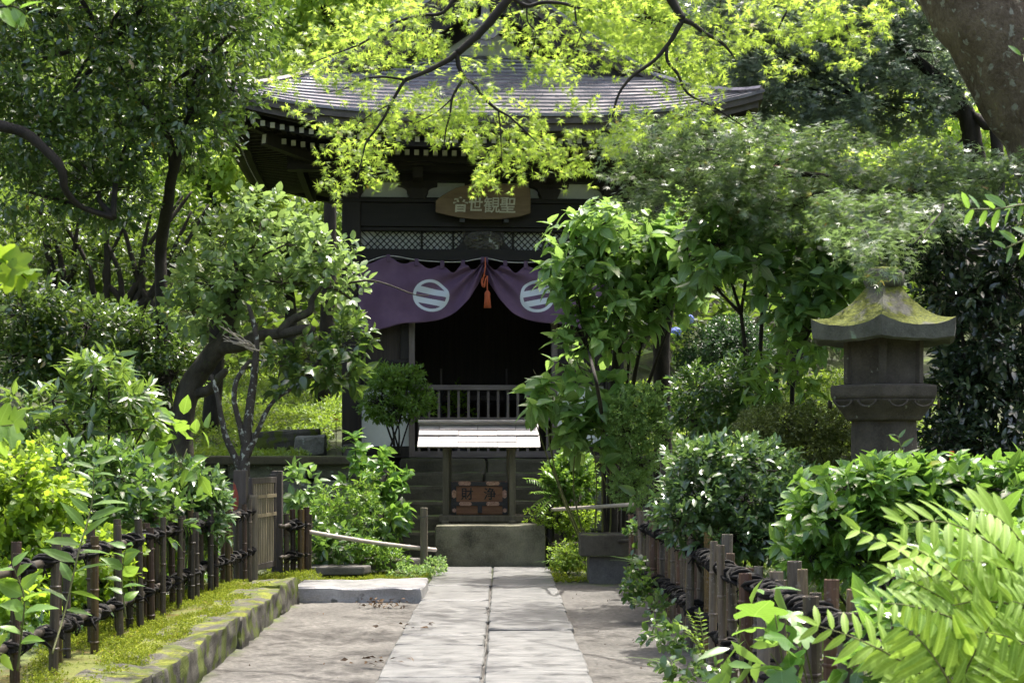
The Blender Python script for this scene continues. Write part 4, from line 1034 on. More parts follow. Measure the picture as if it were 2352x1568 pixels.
tag(o, 'stubby round grey log post where the left fence meets the gate', 'post')

# ------------------------------------------------------------------ stone lantern
LY = 11.0; lx = lambda px: (px - 2030) * LY / F; lz = lambda py: H - (py - CY) * LY / F
lc = at(2030, 900, LY); LN = thing('stone_lantern', 'large weathered stone lantern with a mossy curled hexagonal roof', 'stone lantern', (lc.x, LY, 0), R(15))
def hexa(rad_z, n=6, rot=0, seg=1):
    """lofted polygon rings: [(radius, z)]"""
    mb = MB()
    for r, z in rad_z:
        for k in range(n): mb.v.append(Vector((r * math.cos(2 * math.pi * k / n + rot), r * math.sin(2 * math.pi * k / n + rot), z)))
    for i in range(len(rad_z) - 1):
        for k in range(n):
            mb.f.append([i * n + k, i * n + (k + 1) % n, (i + 1) * n + (k + 1) % n, (i + 1) * n + k]); mb.m.append(0)
    mb.f.append(list(range(n))[::-1]); mb.f.append([(len(rad_z) - 1) * n + k for k in range(n)]); mb.m += [0, 0]; return mb
sz_ = F / LY
def tr(n): return 1 / math.cos(math.pi / n)
mb = MB(); mb.tube([(0, 0, -.1), (0, 0, .4), (0, 0, lz(1000)), (0, 0, lz(962))], [.235, .228, .225, .223], 28); mb.build('shaft', M['lantern_stone'], LN, smooth=False)
z0, z1, z2, z3, z4 = lz(966), lz(955), lz(918), lz(912), lz(888)
mb = hexa([(.29, z0), (.31, z1), (.39, lz(925)), (.405, z2)], 6, 0); pl_ = mb.build('middle_platform', M['lantern_stone'], LN, bevel=.014)
mb = hexa([(.395, z3 - .02), (.41, z3), (.412, z4), (.32, z4 + .012)], 6, 0); mb.build('platform_slab', M['lantern_stone'], pl_, bevel=.01)
mb = MB()
for k in range(6):
    for s_ in (-.5, .5):
        a = math.pi / 3 * (k + .5) ; rr = .37; tx = Vector((-math.sin(a), math.cos(a), 0)); c = Vector((rr * math.cos(a), rr * math.sin(a), lz(928))) + tx * s_ * .19
        pts = [c + tx * .07 * math.cos(t_) + Vector((0, 0, -.05 * math.sin(t_) + .025)) for t_ in np.linspace(0, math.pi, 9)]; mb.tube(pts, .008, 5)
mb.build('lotus_petals', M['lantern_stone'], pl_, smooth=True)
mb = hexa([(.275, lz(890)), (.278, lz(880)), (.286, lz(770)), (.29, lz(735))], 6, 0); ch_ = mb.build('fire_box', M['lantern_stone'], LN, bevel=.012)
mb = MB()
for k in range(6):
    a = math.pi / 3 * k; mb.box((.272 * math.cos(a), .272 * math.sin(a), (lz(885) + lz(745)) / 2), (.05, .055, lz(745) - lz(885) - .01), Matrix.Rotation(a, 3, 'Z'))
    a += math.pi / 6; mb.box((.242 * math.cos(a), .242 * math.sin(a), lz(765)), (.03, .24, .03), Matrix.Rotation(a, 3, 'Z'))
mb.build('fire_box_frame', M['lantern_stone'], ch_, bevel=.006)
# roof: six curled ribs
bm = bmesh.new(); NR, NA = 16, 72; rings = []
zt1, ze1 = lz(655), lz(757)
for i in range(NR + 1):
    t_ = i / NR; row = []
    for k in range(NA):
        a = 2 * math.pi * k / NA; m_ = (a % (math.pi / 3)) / (math.pi / 3); e = abs(m_ - .5) * 2            # 1 on a corner rib
        hexr = math.cos(math.pi / 6) / math.cos((m_ - .5) * math.pi / 3)
        r = (.11 + (.56 - .11) * t_ ** 1.05) * hexr / 1.0
        z = zt1 + (ze1 - zt1) * (1 - (1 - t_) ** 1.55) + .055 * t_ ** 3 * e ** 2.2 + .01 * e ** 6
        row.append(bm.verts.new((r * math.cos(a), r * math.sin(a), z)))
    rings.append(row)
for dz, rs in ((-.09, .975), (-.105, .92), (-.075, .5)):
    row = []
    for k in range(NA):
        v_ = rings[NR][k].co; e = abs(((2 * math.pi * k / NA) % (math.pi / 3)) / (math.pi / 3) - .5) * 2
        row.append(bm.verts.new((v_.x * rs, v_.y * rs, ze1 + dz + .02 * e ** 2.5 * (rs > .9))))
    rings.append(row)
for a, b in zip(rings[:-1], rings[1:]):
    for k in range(NA): bm.faces.new((a[k], a[(k + 1) % NA], b[(k + 1) % NA], b[k]))
bm.faces.new(rings[0]); bm.faces.new(rings[-1][::-1]); bmesh.ops.recalc_face_normals(bm, faces=bm.faces)
for v_ in bm.verts: v_.co += Vector((noise.noise(v_.co * 9), noise.noise(v_.co * 9 + Vector((5, 0, 0))), noise.noise(v_.co * 11 + Vector((0, 7, 0))))) * .009
me = bpy.data.meshes.new('lantern_roof'); bm.to_mesh(me); bm.free(); me.materials.append(M['lantern_roof']); lr = link(bpy.data.objects.new('lantern_roof', me), LN)
mb = MB(); mb.tube([(0, 0, zt1 - .02), (0, 0, zt1 + .03), (0, 0, zt1 + .05), (0, 0, zt1 + .09), (0, 0, zt1 + .12), (0, 0, zt1 + .13)], [.12, .15, .13, .14, .1, .02], 16, wob=.04); mb.build('finial', M['lantern_roof'], lr, smooth=True)
p = at(1957, 885, LY - .02); fg = thing('stone_figurine', 'small pale blue-grey figurine standing on the left edge of the lantern platform', 'figurine', (p.x, p.y, lz(888)))
mb = MB(); hh = lz(822) - lz(888); mb.tube([(0, 0, 0), (0, 0, .02), (0, 0, hh * .3), (0, 0, hh * .52), (0, 0, hh * .6), (0, 0, hh * .8), (0, 0, hh * .97), (0, 0, hh)], [.03, .034, .036, .028, .022, .036, .024, .008], 14, wob=.08); mb.build('figure_body', M['pale_glaze'], fg, smooth=True)
p = at(2186, 1046, 10.6); mb = MB((p.x, p.y, 0)); mb.box((p.x, p.y, p.z * .5), (.03, .012, p.z + .06)); o = mb.build('marker_stake', M['orange'], bevel=.003); o.location = (p.x, p.y, 0)
tag(o, 'thin orange marker stake in the bushes right of the stone lantern', 'stake')

# ------------------------------------------------------------------ vegetation
def ground_at(px, Yp):
    x = (px - CX) * Yp / F; return Vector((x, Yp, g(x, Yp)))
def ln(*pp): return [at(*p) for p in pp]
def Lb(lst, Yp, d=None): return [(a, b, c, e, Yp) if d is None else (a, b, c, e, Yp, d) for a, b, c, e in lst]

# tall evergreen on the left, hanging over the hall's roof
plant('evergreen_tree', 'tall glossy evergreen tree on the left whose crown hangs against the hall roof', 'tree', ground_at(385, 17),
      Lb([(60, 20, 190, 130), (280, 20, 170, 130), (490, 30, 140, 120), (170, 190, 190, 120), (400, 190, 170, 110), (525, 120, 80, 80), (80, 320, 150, 110), (290, 330, 160, 90), (430, 290, 120, 80), (60, 440, 120, 80), (230, 440, 110, 80), (600, 30, 60, 50), (-60, 200, 100, 200), (545, 215, 40, 16), (150, -160, 200, 120), (420, -150, 190, 120)], 16, 1.1),
      5200, 5, .088, T_OVAL, LM['evergreen'], shell=2.2, gap=.3, r0=.035, twig=.12,
      stems=[(ln((385, 1010, 17), (372, 690, 17), (370, 560, 17), (385, 470, 16.6), (398, 390, 16.3), (430, 290, 16), (470, 150, 16)), [.075, .07, .066, .062, .055, .04, .02]),
             (ln((398, 390, 16.3), (380, 300, 16), (300, 200, 16), (250, 100, 16)), [.045, .035, .025, .015]),
             (ln((-60, 285, 15), (0, 290, 15), (55, 305, 15), (105, 345, 15), (140, 385, 15), (152, 440, 15.1), (195, 480, 15.3), (260, 500, 15.5)), [.06, .055, .05, .048, .045, .035, .025, .012]),
             (ln((378, 520, 16.8), (410, 480, 16.9), (440, 440, 17)), [.03, .022, .012])])
# tangled many stemmed shrub under it
rs = random.Random(11); stems = []
for x0, x1, x2, b in [(300, 240, 300, 740), (290, 270, 210, 740), (310, 380, 440, 735), (270, 200, 130, 740), (120, 105, 95, 690), (125, 170, 190, 690), (240, 245, 255, 690), (320, 330, 350, 720), (330, 420, 480, 720), (160, 130, 60, 680), (110, 112, 118, 680), (350, 300, 270, 720), (280, 330, 420, 700)]:
    stems.append((ln((x0, b + 180, 19), (x0 + rs.uniform(-12, 12), b, 19), ((x0 + x1) / 2 + rs.uniform(-20, 20), b - 60, 19), (x1, b - 130 + rs.uniform(-20, 20), 19), (x2, b - 250, 19)), [.05, .048, .04, .03, .014]))
plant('understory_shrub', 'dark tangle of bare leaning stems under the tall evergreen on the left', 'shrub', ground_at(280, 19),
      Lb([(80, 520, 130, 70), (250, 500, 130, 70), (430, 520, 100, 90), (180, 590, 130, 50), (40, 600, 90, 60), (350, 580, 90, 60), (520, 600, 60, 60)], 19.3, .8), 1500, 5, .075, T_OVAL_LO, LM['evergreen_dim'], stems=stems, auto=False, gap=.4, twig=.1)
plant('low_evergreen_shrub', 'dark low evergreen shrub with whitish shine below the tangled stems on the left', 'shrub', ground_at(180, 17),
      Lb([(60, 720, 120, 80), (200, 750, 120, 80), (330, 790, 110, 70), (90, 820, 130, 90), (240, 850, 130, 70), (400, 860, 60, 60)], 17, .7), 1700, 6, .085, T_OVAL, LM['evergreen'], gap=.2)
# crooked plum tree in front of the hall's left post
plant('plum_tree', 'crooked old plum tree with mossy limbs and light green round leaves left of the hall', 'tree', ground_at(420, 16.5),
      Lb([(520, 560, 75, 60), (600, 510, 75, 55), (660, 560, 90, 70), (745, 600, 75, 55), (560, 640, 110, 60), (480, 655, 90, 55), (650, 650, 90, 50), (775, 650, 55, 40), (440, 715, 60, 40), (810, 690, 30, 60), (575, 480, 22, 26), (500, 740, 60, 30)], 16.2, .55),
      430, 6, .098, T_ROUND, LM['plum'], bark='bark_mossy', auto=True, r0=.022, gap=.32, twig=.6, up=1.0, jit=.4,
      stems=[(ln((418, 1120, 16.5), (416, 1000, 16.5), (425, 930, 16.5), (445, 872, 16.5), (482, 822, 16.4), (520, 775, 16.3), (530, 710, 16.2), (548, 640, 16.2)), [.14, .13, .125, .12, .11, .095, .075, .04]),
             (ln((510, 800, 16.3), (560, 790, 16.1), (600, 770, 16), (650, 766, 15.9), (700, 755, 15.9), (722, 762, 15.9)), [.07, .075, .06, .055, .05, .045]),
             (ln((640, 768, 15.9), (670, 735, 15.9), (712, 715, 15.9), (716, 690, 15.9), (740, 655, 15.9)), [.05, .045, .04, .03, .015]),
             (ln((440, 905, 16.5), (480, 895, 16.4), (500, 870, 16.3), (520, 850, 16.2)), [.06, .055, .05, .03]),
             (ln((800, 650, 15.7), (850, 644, 15.5), (895, 655, 15.4), (950, 676, 15.4), (985, 678, 15.4)), [.012, .01, .008, .006, .003])])
tw = thing('bare_twig', 'dry pale twig cluster caught below the crown of the crooked plum tree', 'twig', at(560, 780, 15.6))
mb = MB(tw.location); rs = random.Random(4)
for k in range(16):
    a = at(585 + rs.uniform(-14, 14), 800 + rs.uniform(-8, 8), 15.6); b = at(500 + rs.uniform(0, 60), 745 + rs.uniform(0, 50), 15.5); P, r_ = smooth_line([a, a.lerp(b, .5) + Vector((0, 0, rs.uniform(-.03, .04))), b], [.008, .006, .003], 3); mb.tube(P, r_, 4)
mb.build('twigs', M['twig_pale'], tw)
# slender tree with lichen on its stems
plant('slender_tree', 'slender several-stemmed tree with lichen-spotted trunk behind the garden gate', 'tree', ground_at(560, 15.8),
      Lb([(730, 835, 60, 55), (700, 890, 50, 30), (795, 790, 40, 50), (770, 860, 50, 30), (640, 830, 40, 30)], 15.8, .35), 80, 7, .13, T_OVATE, LM['evergreen'], bark='bark_lichen', r0=.016, gap=.2, twig=.7,
      stems=[(ln((560, 1180, 15.8), (562, 1070, 15.8), (572, 950, 15.8), (585, 850, 15.8), (588, 770, 15.8), (570, 700, 15.8)), [.06, .054, .045, .038, .03, .018]),
             (ln((556, 1090, 15.8), (535, 1040, 15.8), (515, 990, 15.8), (500, 910, 15.8), (485, 860, 15.8)), [.04, .036, .03, .025, .018]),
             (ln((560, 1020, 15.8), (552, 980, 15.8), (538, 920, 15.8), (545, 870, 15.8), (572, 830, 15.8)), [.035, .03, .028, .026, .02]),
             (ln((568, 1050, 15.8), (600, 970, 15.8), (625, 925, 15.8), (665, 895, 15.8), (700, 870, 15.8)), [.03, .025, .02, .017, .012])])
# shrubs behind the left fence
plant('rhododendron', 'rhododendron shrub with long sunlit leaves in whorls, left of the crooked plum trunk', 'shrub', ground_at(220, 12.8),
      Lb([(215, 880, 85, 50), (120, 920, 90, 50), (310, 920, 80, 55), (190, 985, 140, 50), (330, 985, 60, 40), (60, 980, 60, 50), (250, 845, 40, 25)], 12.6, .5), 150, 9, .135, T_NARROW, LM['rhodo'], gap=.1, tw=.35, el=(-5, 40), twig=.7, r0=.018)
plant('lime_shrub', 'bright yellow-green sunlit bush at the left edge behind the bamboo fence', 'shrub', ground_at(60, 10.6),
      Lb([(50, 1110, 90, 80), (30, 1190, 90, 70), (120, 1150, 60, 60), (20, 1290, 80, 70), (130, 1260, 70, 60), (240, 1290, 80, 60)], 10.4, .5), 900, 6, .055, T_ROUND, LM['lime'], gap=.25, bark='twig_green', r0=.012)
plant('lime_shrub', 'low bright lime foliage glowing through the stakes of the left fence', 'shrub', ground_at(230, 11.6),
      [(40, 1380, 70, 60, 9.6, .2), (120, 1345, 70, 60, 10.4, .2), (210, 1315, 65, 55, 11.4, .2), (290, 1290, 60, 45, 12.5, .2), (370, 1265, 50, 40, 13.7, .2), (435, 1245, 40, 35, 15, .2)], 640, 6, .06, T_ROUND, LM['lime'], gap=.25, bark='twig_green', r0=.008, twig=.3)
plant('hedge_shrub', 'glossy-leaved shrub behind the middle of the left bamboo fence', 'shrub', ground_at(200, 11.6),
      Lb([(170, 1085, 100, 50), (270, 1100, 100, 55), (230, 1170, 130, 60), (330, 1180, 100, 60), (120, 1160, 60, 50), (200, 1230, 110, 50)], 11.5, .5), 330, 7, .1, T_OVAL, LM['hedge'], gap=.15, twig=.6, r0=.014)
plant('hedge_shrub', 'whitish shining small-leaved shrub behind the far end of the left fence', 'shrub', ground_at(440, 13.3),
      Lb([(390, 1110, 80, 45), (450, 1125, 60, 40), (485, 1160, 35, 40), (400, 1180, 95, 50), (465, 1210, 50, 40), (350, 1090, 50, 40)], 13.2, .4), 420, 7, .085, T_OVAL, LM['sasanqua'], gap=.15, twig=.6, r0=.014)
plant('large_leaved_plant', 'plant with a few very large pale green leaves below the plum tree trunk', 'plant', ground_at(400, 12.9),
      Lb([(390, 1000, 45, 30), (430, 1030, 30, 30), (395, 1060, 40, 30), (345, 1010, 30, 25)], 12.8, .2), 10, 4, .2, T_OVATE, LM['fresh'], gap=0, bark='twig_green', r0=.009, el=(-10, 25))
def leafy_stem(name, label, cat, pts, r, mat, tpl, L, n, bark='twig_green', spread=None, group=None, t0=.25, up=.6):
    """a single shoot with leaves set along it"""
    P, ra = smooth_line([at(*p) for p in pts], r, 6); base = P[0]; root = thing(name, label, cat, base, 0, group)
    mb = MB(base); mb.tube(P, ra, 6); mb.build('stem', M[bark], root, smooth=True)
    SEED[0] += 1; rg = np.random.default_rng(SEED[0]); A = np.array([p[:] for p in P]); t = np.linspace(t0, 1, n) * (len(P) - 1)
    i = np.minimum(t.astype(int), len(P) - 2); pos = A[i] + (A[i + 1] - A[i]) * (t - i)[:, None]; ax = nrm(A[i + 1] - A[i])
    sd = np.where(np.arange(n) % 2, 1.0, -1.0)[:, None]; ref = nrm(np.cross(ax, np.array([[0, 1., .2]]) + rg.normal(0, .35, (n, 3))))
    D = ref * sd + ax * .55 + rg.normal(0, .18, (n, 3)); D[:, 2] -= .12
    V, T, var = place_leaves(pos, D, np.array([[0, -.35, up]]) + rg.normal(0, .35, (n, 3)), tpl, L * (1 - .35 * np.abs(np.linspace(-.6, 1, n))) * (1 + rg.uniform(-.15, .15, n)), rg)
    mesh_np('foliage', V, T, mat, root, var, off=base, tpl=tpl); return root
leafy_stem('tall_weed', 'tall leafy weed shoot rising in front of the left bamboo fence', 'plant', [(120, 1500, 7.7), (150, 1400, 7.9), (180, 1270, 8), (210, 1160, 8.1), (216, 1065, 8.1)], [.006, .005, .005, .004, .002], LM['fresh'], T_NARROW, .2, 19)
leafy_stem('tall_weed', 'shorter leafy weed at the lower left edge among the fence stakes', 'plant', [(40, 1540, 7.3), (50, 1450, 7.3), (55, 1370, 7.3), (30, 1300, 7.3)], [.006, .005, .004, .002], LM['fresh'], T_OVATE, .15, 13)
leafy_stem('tall_weed', 'curving weed with broad leaves between the stakes near the left edge', 'plant', [(290, 1420, 9.4), (280, 1330, 9.4), (290, 1250, 9.4)], [.005, .004, .002], LM['fresh'], T_OVATE, .14, 11)
# things reaching in from the left edge, close to the camera
leafy_stem('near_branch', 'close leafy branch with yellowish lobed leaves at the middle of the left edge', 'branch', [(-120, 600, 5), (-40, 605, 5), (20, 610, 5), (60, 640, 5)], [.008, .006, .004, .002], LM['lime'], T_LOBED, .075, 10, 'bark_dark')
leafy_stem('near_branch', 'close twig with two long whitish leaves below the yellowish branch at the left edge', 'branch', [(-130, 700, 5), (-60, 705, 5), (-30, 720, 5)], [.006, .004, .002], LM['sasanqua'], T_NARROW, .13, 4, 'bark_dark')
leafy_stem('near_branch', 'close blurred twig of round leaves in the top left corner', 'branch', [(-110, 20, 5), (-30, 20, 5), (30, 15, 5), (60, 35, 5)], [.006, .005, .003, .002], LM['laurel'], T_ROUND, .085, 8, 'bark_dark')
leafy_stem('near_branch', 'close twig with broad three-part leaves at the left edge above the lime bush', 'branch', [(-120, 1000, 5.4), (-40, 985, 5.4), (30, 975, 5.4)], [.006, .004, .002], LM['fresh'], T_LOBED, .1, 6, 'twig_green')
leafy_stem('near_branch', 'single close bright green leaf low at the left edge', 'branch', [(-90, 1500, 5), (-30, 1500, 5), (5, 1500, 5)], [.005, .003, .002], LM['lime'], T_OVATE, .09, 3, 'twig_green')

# bed between the gate and the steps
plant('glossy_shrub', 'shrub with whorled glossy leaves against the steps, left of the plinth', 'shrub', ground_at(860, 18.6),
      Lb([(850, 1060, 50, 40), (890, 1090, 45, 45), (860, 1150, 60, 50), (910, 1170, 40, 50), (880, 1230, 55, 40), (825, 1100, 40, 40), (815, 1025, 20, 22)], 18.4, .35), 85, 8, .14, T_OVATE, LM['laurel'], gap=.05, tw=.3, el=(-5, 35), twig=.8, r0=.012)
plant('feathery_plant', 'feathery bright green plant behind the sloping bamboo pole', 'plant', ground_at(770, 17.7),
      Lb([(760, 1170, 70, 60), (820, 1185, 60, 55), (720, 1190, 40, 50), (790, 1225, 80, 40), (840, 1130, 30, 40)], 17.7, .35), 420, 8, .06, T_NARROW, LM['fresh'], gap=.15, bark='twig_green', r0=.006)
plant('dark_leaved_plant', 'dark blue-green plant with broad leaves just right of the gate post', 'plant', ground_at(700, 17.2),
      Lb([(690, 1120, 35, 35), (705, 1165, 35, 30), (680, 1180, 25, 30)], 17.3, .2), 26, 6, .13, T_OVATE, LM['shade_big'], gap=0, bark='twig_green', r0=.008)
plant('low_leafy_plant', 'low leafy plants under the sloping bamboo pole near the gate stakes', 'plant', ground_at(745, 17.2),
      Lb([(740, 1265, 50, 30), (720, 1240, 40, 25), (780, 1250, 40, 25)], 17.1, .25), 70, 6, .1, T_OVATE, LM['hedge'], gap=0, bark='twig_green', r0=.006)
plant('ferny_plant', 'soft ferny plant under the sloping pole, left of the round post', 'plant', ground_at(860, 17.3),
      Lb([(860, 1275, 50, 25), (900, 1285, 40, 22), (830, 1265, 30, 22)], 17.3, .25), 220, 7, .045, T_TINY, LM['fresh'], gap=0, bark='twig_green', r0=.005)
plant('white_flowered_weed', 'low weed with tiny whitish leaves at the foot of the round post', 'plant', ground_at(940, 16.6),
      Lb([(930, 1312, 40, 12), (965, 1318, 30, 14), (1000, 1300, 22, 18)], 17, .25), 160, 6, .04, T_TINY, LM['topiary'], gap=0, bark='twig_green', r0=.004)
def tuft(name, label, base, n, L, wd, mat, spread=.5, up=1.0, lean=(0, 0)):
    """a tuft of arching blades"""
    base = Vector(base); SEED[0] += 1; rg = np.random.default_rng(SEED[0]); root = thing(name, label, 'plant', base)
    V = []; T = []; var = []
    for k in range(n):
        a = rg.uniform(0, 6.28); d = np.array([math.cos(a) + lean[0], math.sin(a) + lean[1], 0]) * rg.uniform(.3, 1) * spread; l_ = L * rg.uniform(.6, 1.1); s_ = np.array([-math.sin(a), math.cos(a), 0]) * wd; b = len(V); q = rg.random()
        for i in range(6):
            t = i / 5; c = d * l_ * t * (1 + .6 * t) + np.array([0, 0, l_ * up * (t - .75 * t * t)]); ww = s_ * (1 - t) ** .6 * (.4 + t if t < .4 else 1) * .5
            V += [c - ww, c + ww]; var += [q, q]
        for i in range(5): T += [(b + 2 * i, b + 2 * i + 1, b + 2 * i + 3), (b + 2 * i, b + 2 * i + 3, b + 2 * i + 2)]
    mesh_np('blades', V, T, mat, root, var); return root
tuft('sedge_tuft', 'arching pale-edged sedge blades against the retaining wall behind the gate', ground_at(690, 19.6) + Vector((0, 0, .45)), 26, .55, .018, LM['sasa'], .6)
tuft('sedge_tuft', 'small tuft of pale blades hanging over the retaining wall coping', at(790, 1040, 20.4), 16, .4, .016, LM['sasa'], .7, .7, (-.5, -.4))
tuft('broad_grass', 'clump of broad arching blades low beside the round post by the steps', ground_at(900, 17.6), 16, .5, .035, LM['sasa'], .6, .9)

# shrub in front of the hall's left bay
plant('round_shrub', 'small round-headed shrub on thin stems in front of the left white panel of the hall', 'shrub', at(905, 1045, 21.1),
      Lb([(910, 892, 68, 48), (872, 925, 50, 40), (955, 925, 45, 42), (905, 940, 60, 32), (880, 862, 35, 25), (940, 862, 35, 22)], 21, .35), 1350, 5, .052, T_OVAL_LO, LM['fresh'], gap=.3, r0=.016, twig=.3, lv=.4)

# big broad leaved shrub covering the hall's right side
plant('broad_leaved_shrub', 'tall shrub with broad light green leaves covering the right side of the hall', 'shrub', ground_at(1430, 17.5),
      Lb([(1320, 545, 55, 45), (1390, 520, 70, 45), (1330, 610, 60, 50), (1450, 560, 80, 55), (1500, 640, 80, 60), (1390, 650, 75, 55), (1330, 690, 40, 40), (1430, 720, 80, 55), (1520, 560, 70, 50), (1350, 770, 60, 40), (1310, 810, 45, 30), (1400, 800, 50, 45), (1290, 660, 30, 30), (1570, 640, 50, 50), (1560, 520, 70, 45), (1530, 700, 60, 40), (1550, 590, 70, 50)], 17, .55),
      330, 6, .185, T_OVATE, LM['hydrangea'], bark='bark_dark', gap=.26, tw=.6, up=1.1, jit=.35, el=(-10, 30), twig=.8, r0=.02, upb=.55,
      stems=[(ln((1405, 1330, 17.5), (1408, 1100, 17.5), (1410, 950, 17.5), (1415, 850, 17.4), (1425, 720, 17.3)), [.07, .065, .06, .055, .04]),
             (ln((1430, 1330, 17.7), (1440, 1000, 17.7), (1460, 850, 17.6), (1490, 720, 17.4)), [.03, .028, .024, .018]),
             (ln((1440, 1330, 17.9), (1465, 980, 17.9), (1500, 850, 17.8), (1540, 740, 17.6)), [.03, .026, .02, .014]),
             (ln((1420, 1330, 17.6), (1425, 1000, 17.6), (1440, 880, 17.5), (1450, 760, 17.3)), [.025, .022, .018, .013]),
             (ln((1390, 1330, 17.4), (1385, 1000, 17.3), (1370, 880, 15.1), (1350, 800, 17.1)), [.025, .022, .018, .013])])
plant('broad_leaved_shrub', 'lower shrub of large drooping leaves at the right end of the hall railing', 'shrub', ground_at(1375, 17.6),
      Lb([(1270, 905, 55, 28), (1215, 925, 40, 30), (1340, 910, 50, 35), (1380, 960, 50, 50), (1330, 970, 40, 35), (1400, 900, 40, 40), (1360, 1030, 45, 40), (1250, 885, 40, 20)], 16.9, .35), 62, 6, .215, T_OVATE, LM['hydrangea'], bark='twig_green', gap=0, tw=.4, el=(-15, 30), twig=.8, r0=.012)
plant('fine_topiary_shrub', 'soft fine-leaved pale green shrub right of the dark stems by the hall', 'shrub', ground_at(1465, 16.9),
      Lb([(1465, 935, 62, 50), (1450, 990, 50, 45), (1490, 980, 50, 50), (1470, 1060, 50, 60), (1500, 910, 30, 30), (1420, 950, 25, 35), (1450, 1120, 50, 50)], 16.6, .35), 2400, 6, .032, T_TINY, LM['topiary'], gap=.25, r0=.014, twig=.1, freq=4)
plant('small_leaved_shrub', 'bright small-leaved shrub right of the steps with fern fronds beside it', 'shrub', ground_at(1315, 19),
      Lb([(1310, 1085, 58, 40), (1330, 1120, 50, 40), (1285, 1115, 35, 35), (1320, 1055, 30, 20)], 18.8, .35), 420, 6, .055, T_ROUND, LM['fresh'], gap=.1, r0=.012, twig=.3)
plant('low_azalea', 'low yellowish azalea behind the dark right post and thin pole', 'shrub', ground_at(1320, 18.2),
      Lb([(1310, 1195, 50, 30), (1345, 1190, 35, 30), (1280, 1190, 30, 26), (1235, 1185, 30, 24), (1330, 1220, 40, 22)], 18.5, .3), 650, 5, .034, T_TINY, LM['lime'], gap=.15, r0=.008, twig=.2)
def frond(mb_np, base, tip, arch, pairs, L, tpl, rg, wid=1.0, face=None):
    """one pinnate frond: leaflets in pairs along an arching midrib"""
    b, t = np.array(base[:]), np.array(tip[:]); d = t - b; ln_ = np.linalg.norm(d); ts = np.linspace(.18, 1, pairs)
    up_ = np.array(face if face else (0, 0, 1.0)); side = nrm(np.cross(d, up_) + rg.normal(0, .2, 3) * ln_)
    curve = lambda s: b + d * s + np.array([0, 0, 1.0]) * arch * ln_ * 4 * s * (1 - s)
    pos = []; D = []; sc = []
    for s in ts:
        p = curve(s); tan = nrm(curve(min(s + .02, 1.02)) - curve(s - .02)); k = (math.sin(min(1, s * 1.15) * math.pi * .82) * .75 + .3)
        for sg in (-1, 1):
            pos.append(p); D.append(side * sg * wid + tan * .55 + np.array([0, 0, -.12])); sc.append(L * k)
    pos.append(curve(1.0)); D.append(d / ln_); sc.append(L * .7)
    N = up_[None] + rg.normal(0, .22, (len(pos), 3)) - nrm(d) * .2
    V, T, var = place_leaves(np.array(pos), np.array(D) + rg.normal(0, .05, (len(pos), 3)), N, tpl, np.array(sc), rg)
    o = len(mb_np[0]) and sum(len(v) for v in mb_np[0]); mb_np[0].append(V); mb_np[1].append(T + o); mb_np[2].append(np.full(len(V), rg.random()) * .7 + var * .3)
    return [curve(s) for s in np.linspace(0, 1, 8)]
def fern(name, label, cat, base, fronds, pairs, L, tpl, mat, stem='twig_green', r=.004, arch=.12, wid=1.0, sub='frond_leaflets', face=None):
    SEED[0] += 1; rg = np.random.default_rng(SEED[0]); root = thing(name, label, cat, base); acc = ([], [], []); mb = MB(base)
    for fb, ft in fronds: mb.tube([Vector(p) for p in frond(acc, fb, ft, arch * rg.uniform(.5, 1.4), pairs, L * rg.uniform(.85, 1.15), tpl, rg, wid, face)], [r * (1 - i / 9) for i in range(8)], 5)
    mesh_np(sub, np.concatenate(acc[0]), np.concatenate(acc[1]), mat, root, np.concatenate(acc[2]), off=base, tpl=tpl); mb.build('frond_stalks', M[stem], root, smooth=True); return root
b0 = at(1290, 1150, 18.7)
fern('fern', 'light green fern with fronds reaching over the right side of the steps', 'fern', b0, [(b0, at(1210, 1100, 18.4)), (b0, at(1225, 1130, 18.3)), (b0, at(1225, 1165, 18.3)), (b0, at(1250, 1080, 18.5)), (b0, at(1370, 1065, 18.4)), (b0, at(1400, 1090, 18.6)), (b0, at(1240, 1180, 18.2))], 13, .1, T_NARROW, LM['fresh'])
tuft('bamboo_grass', 'bright bamboo grass between the dark right post and the bench', ground_at(1300, 17.6), 22, .45, .04, LM['fresh'], .6)
plant('low_leafy_plant', 'mossy low leaves round the foot of the dark right post', 'plant', ground_at(1310, 17.4), Lb([(1300, 1270, 40, 22), (1330, 1285, 40, 20), (1290, 1290, 30, 14)], 17.5, .25), 240, 5, .045, T_TINY, LM['cover'], gap=0, bark='twig_green', r0=.004)

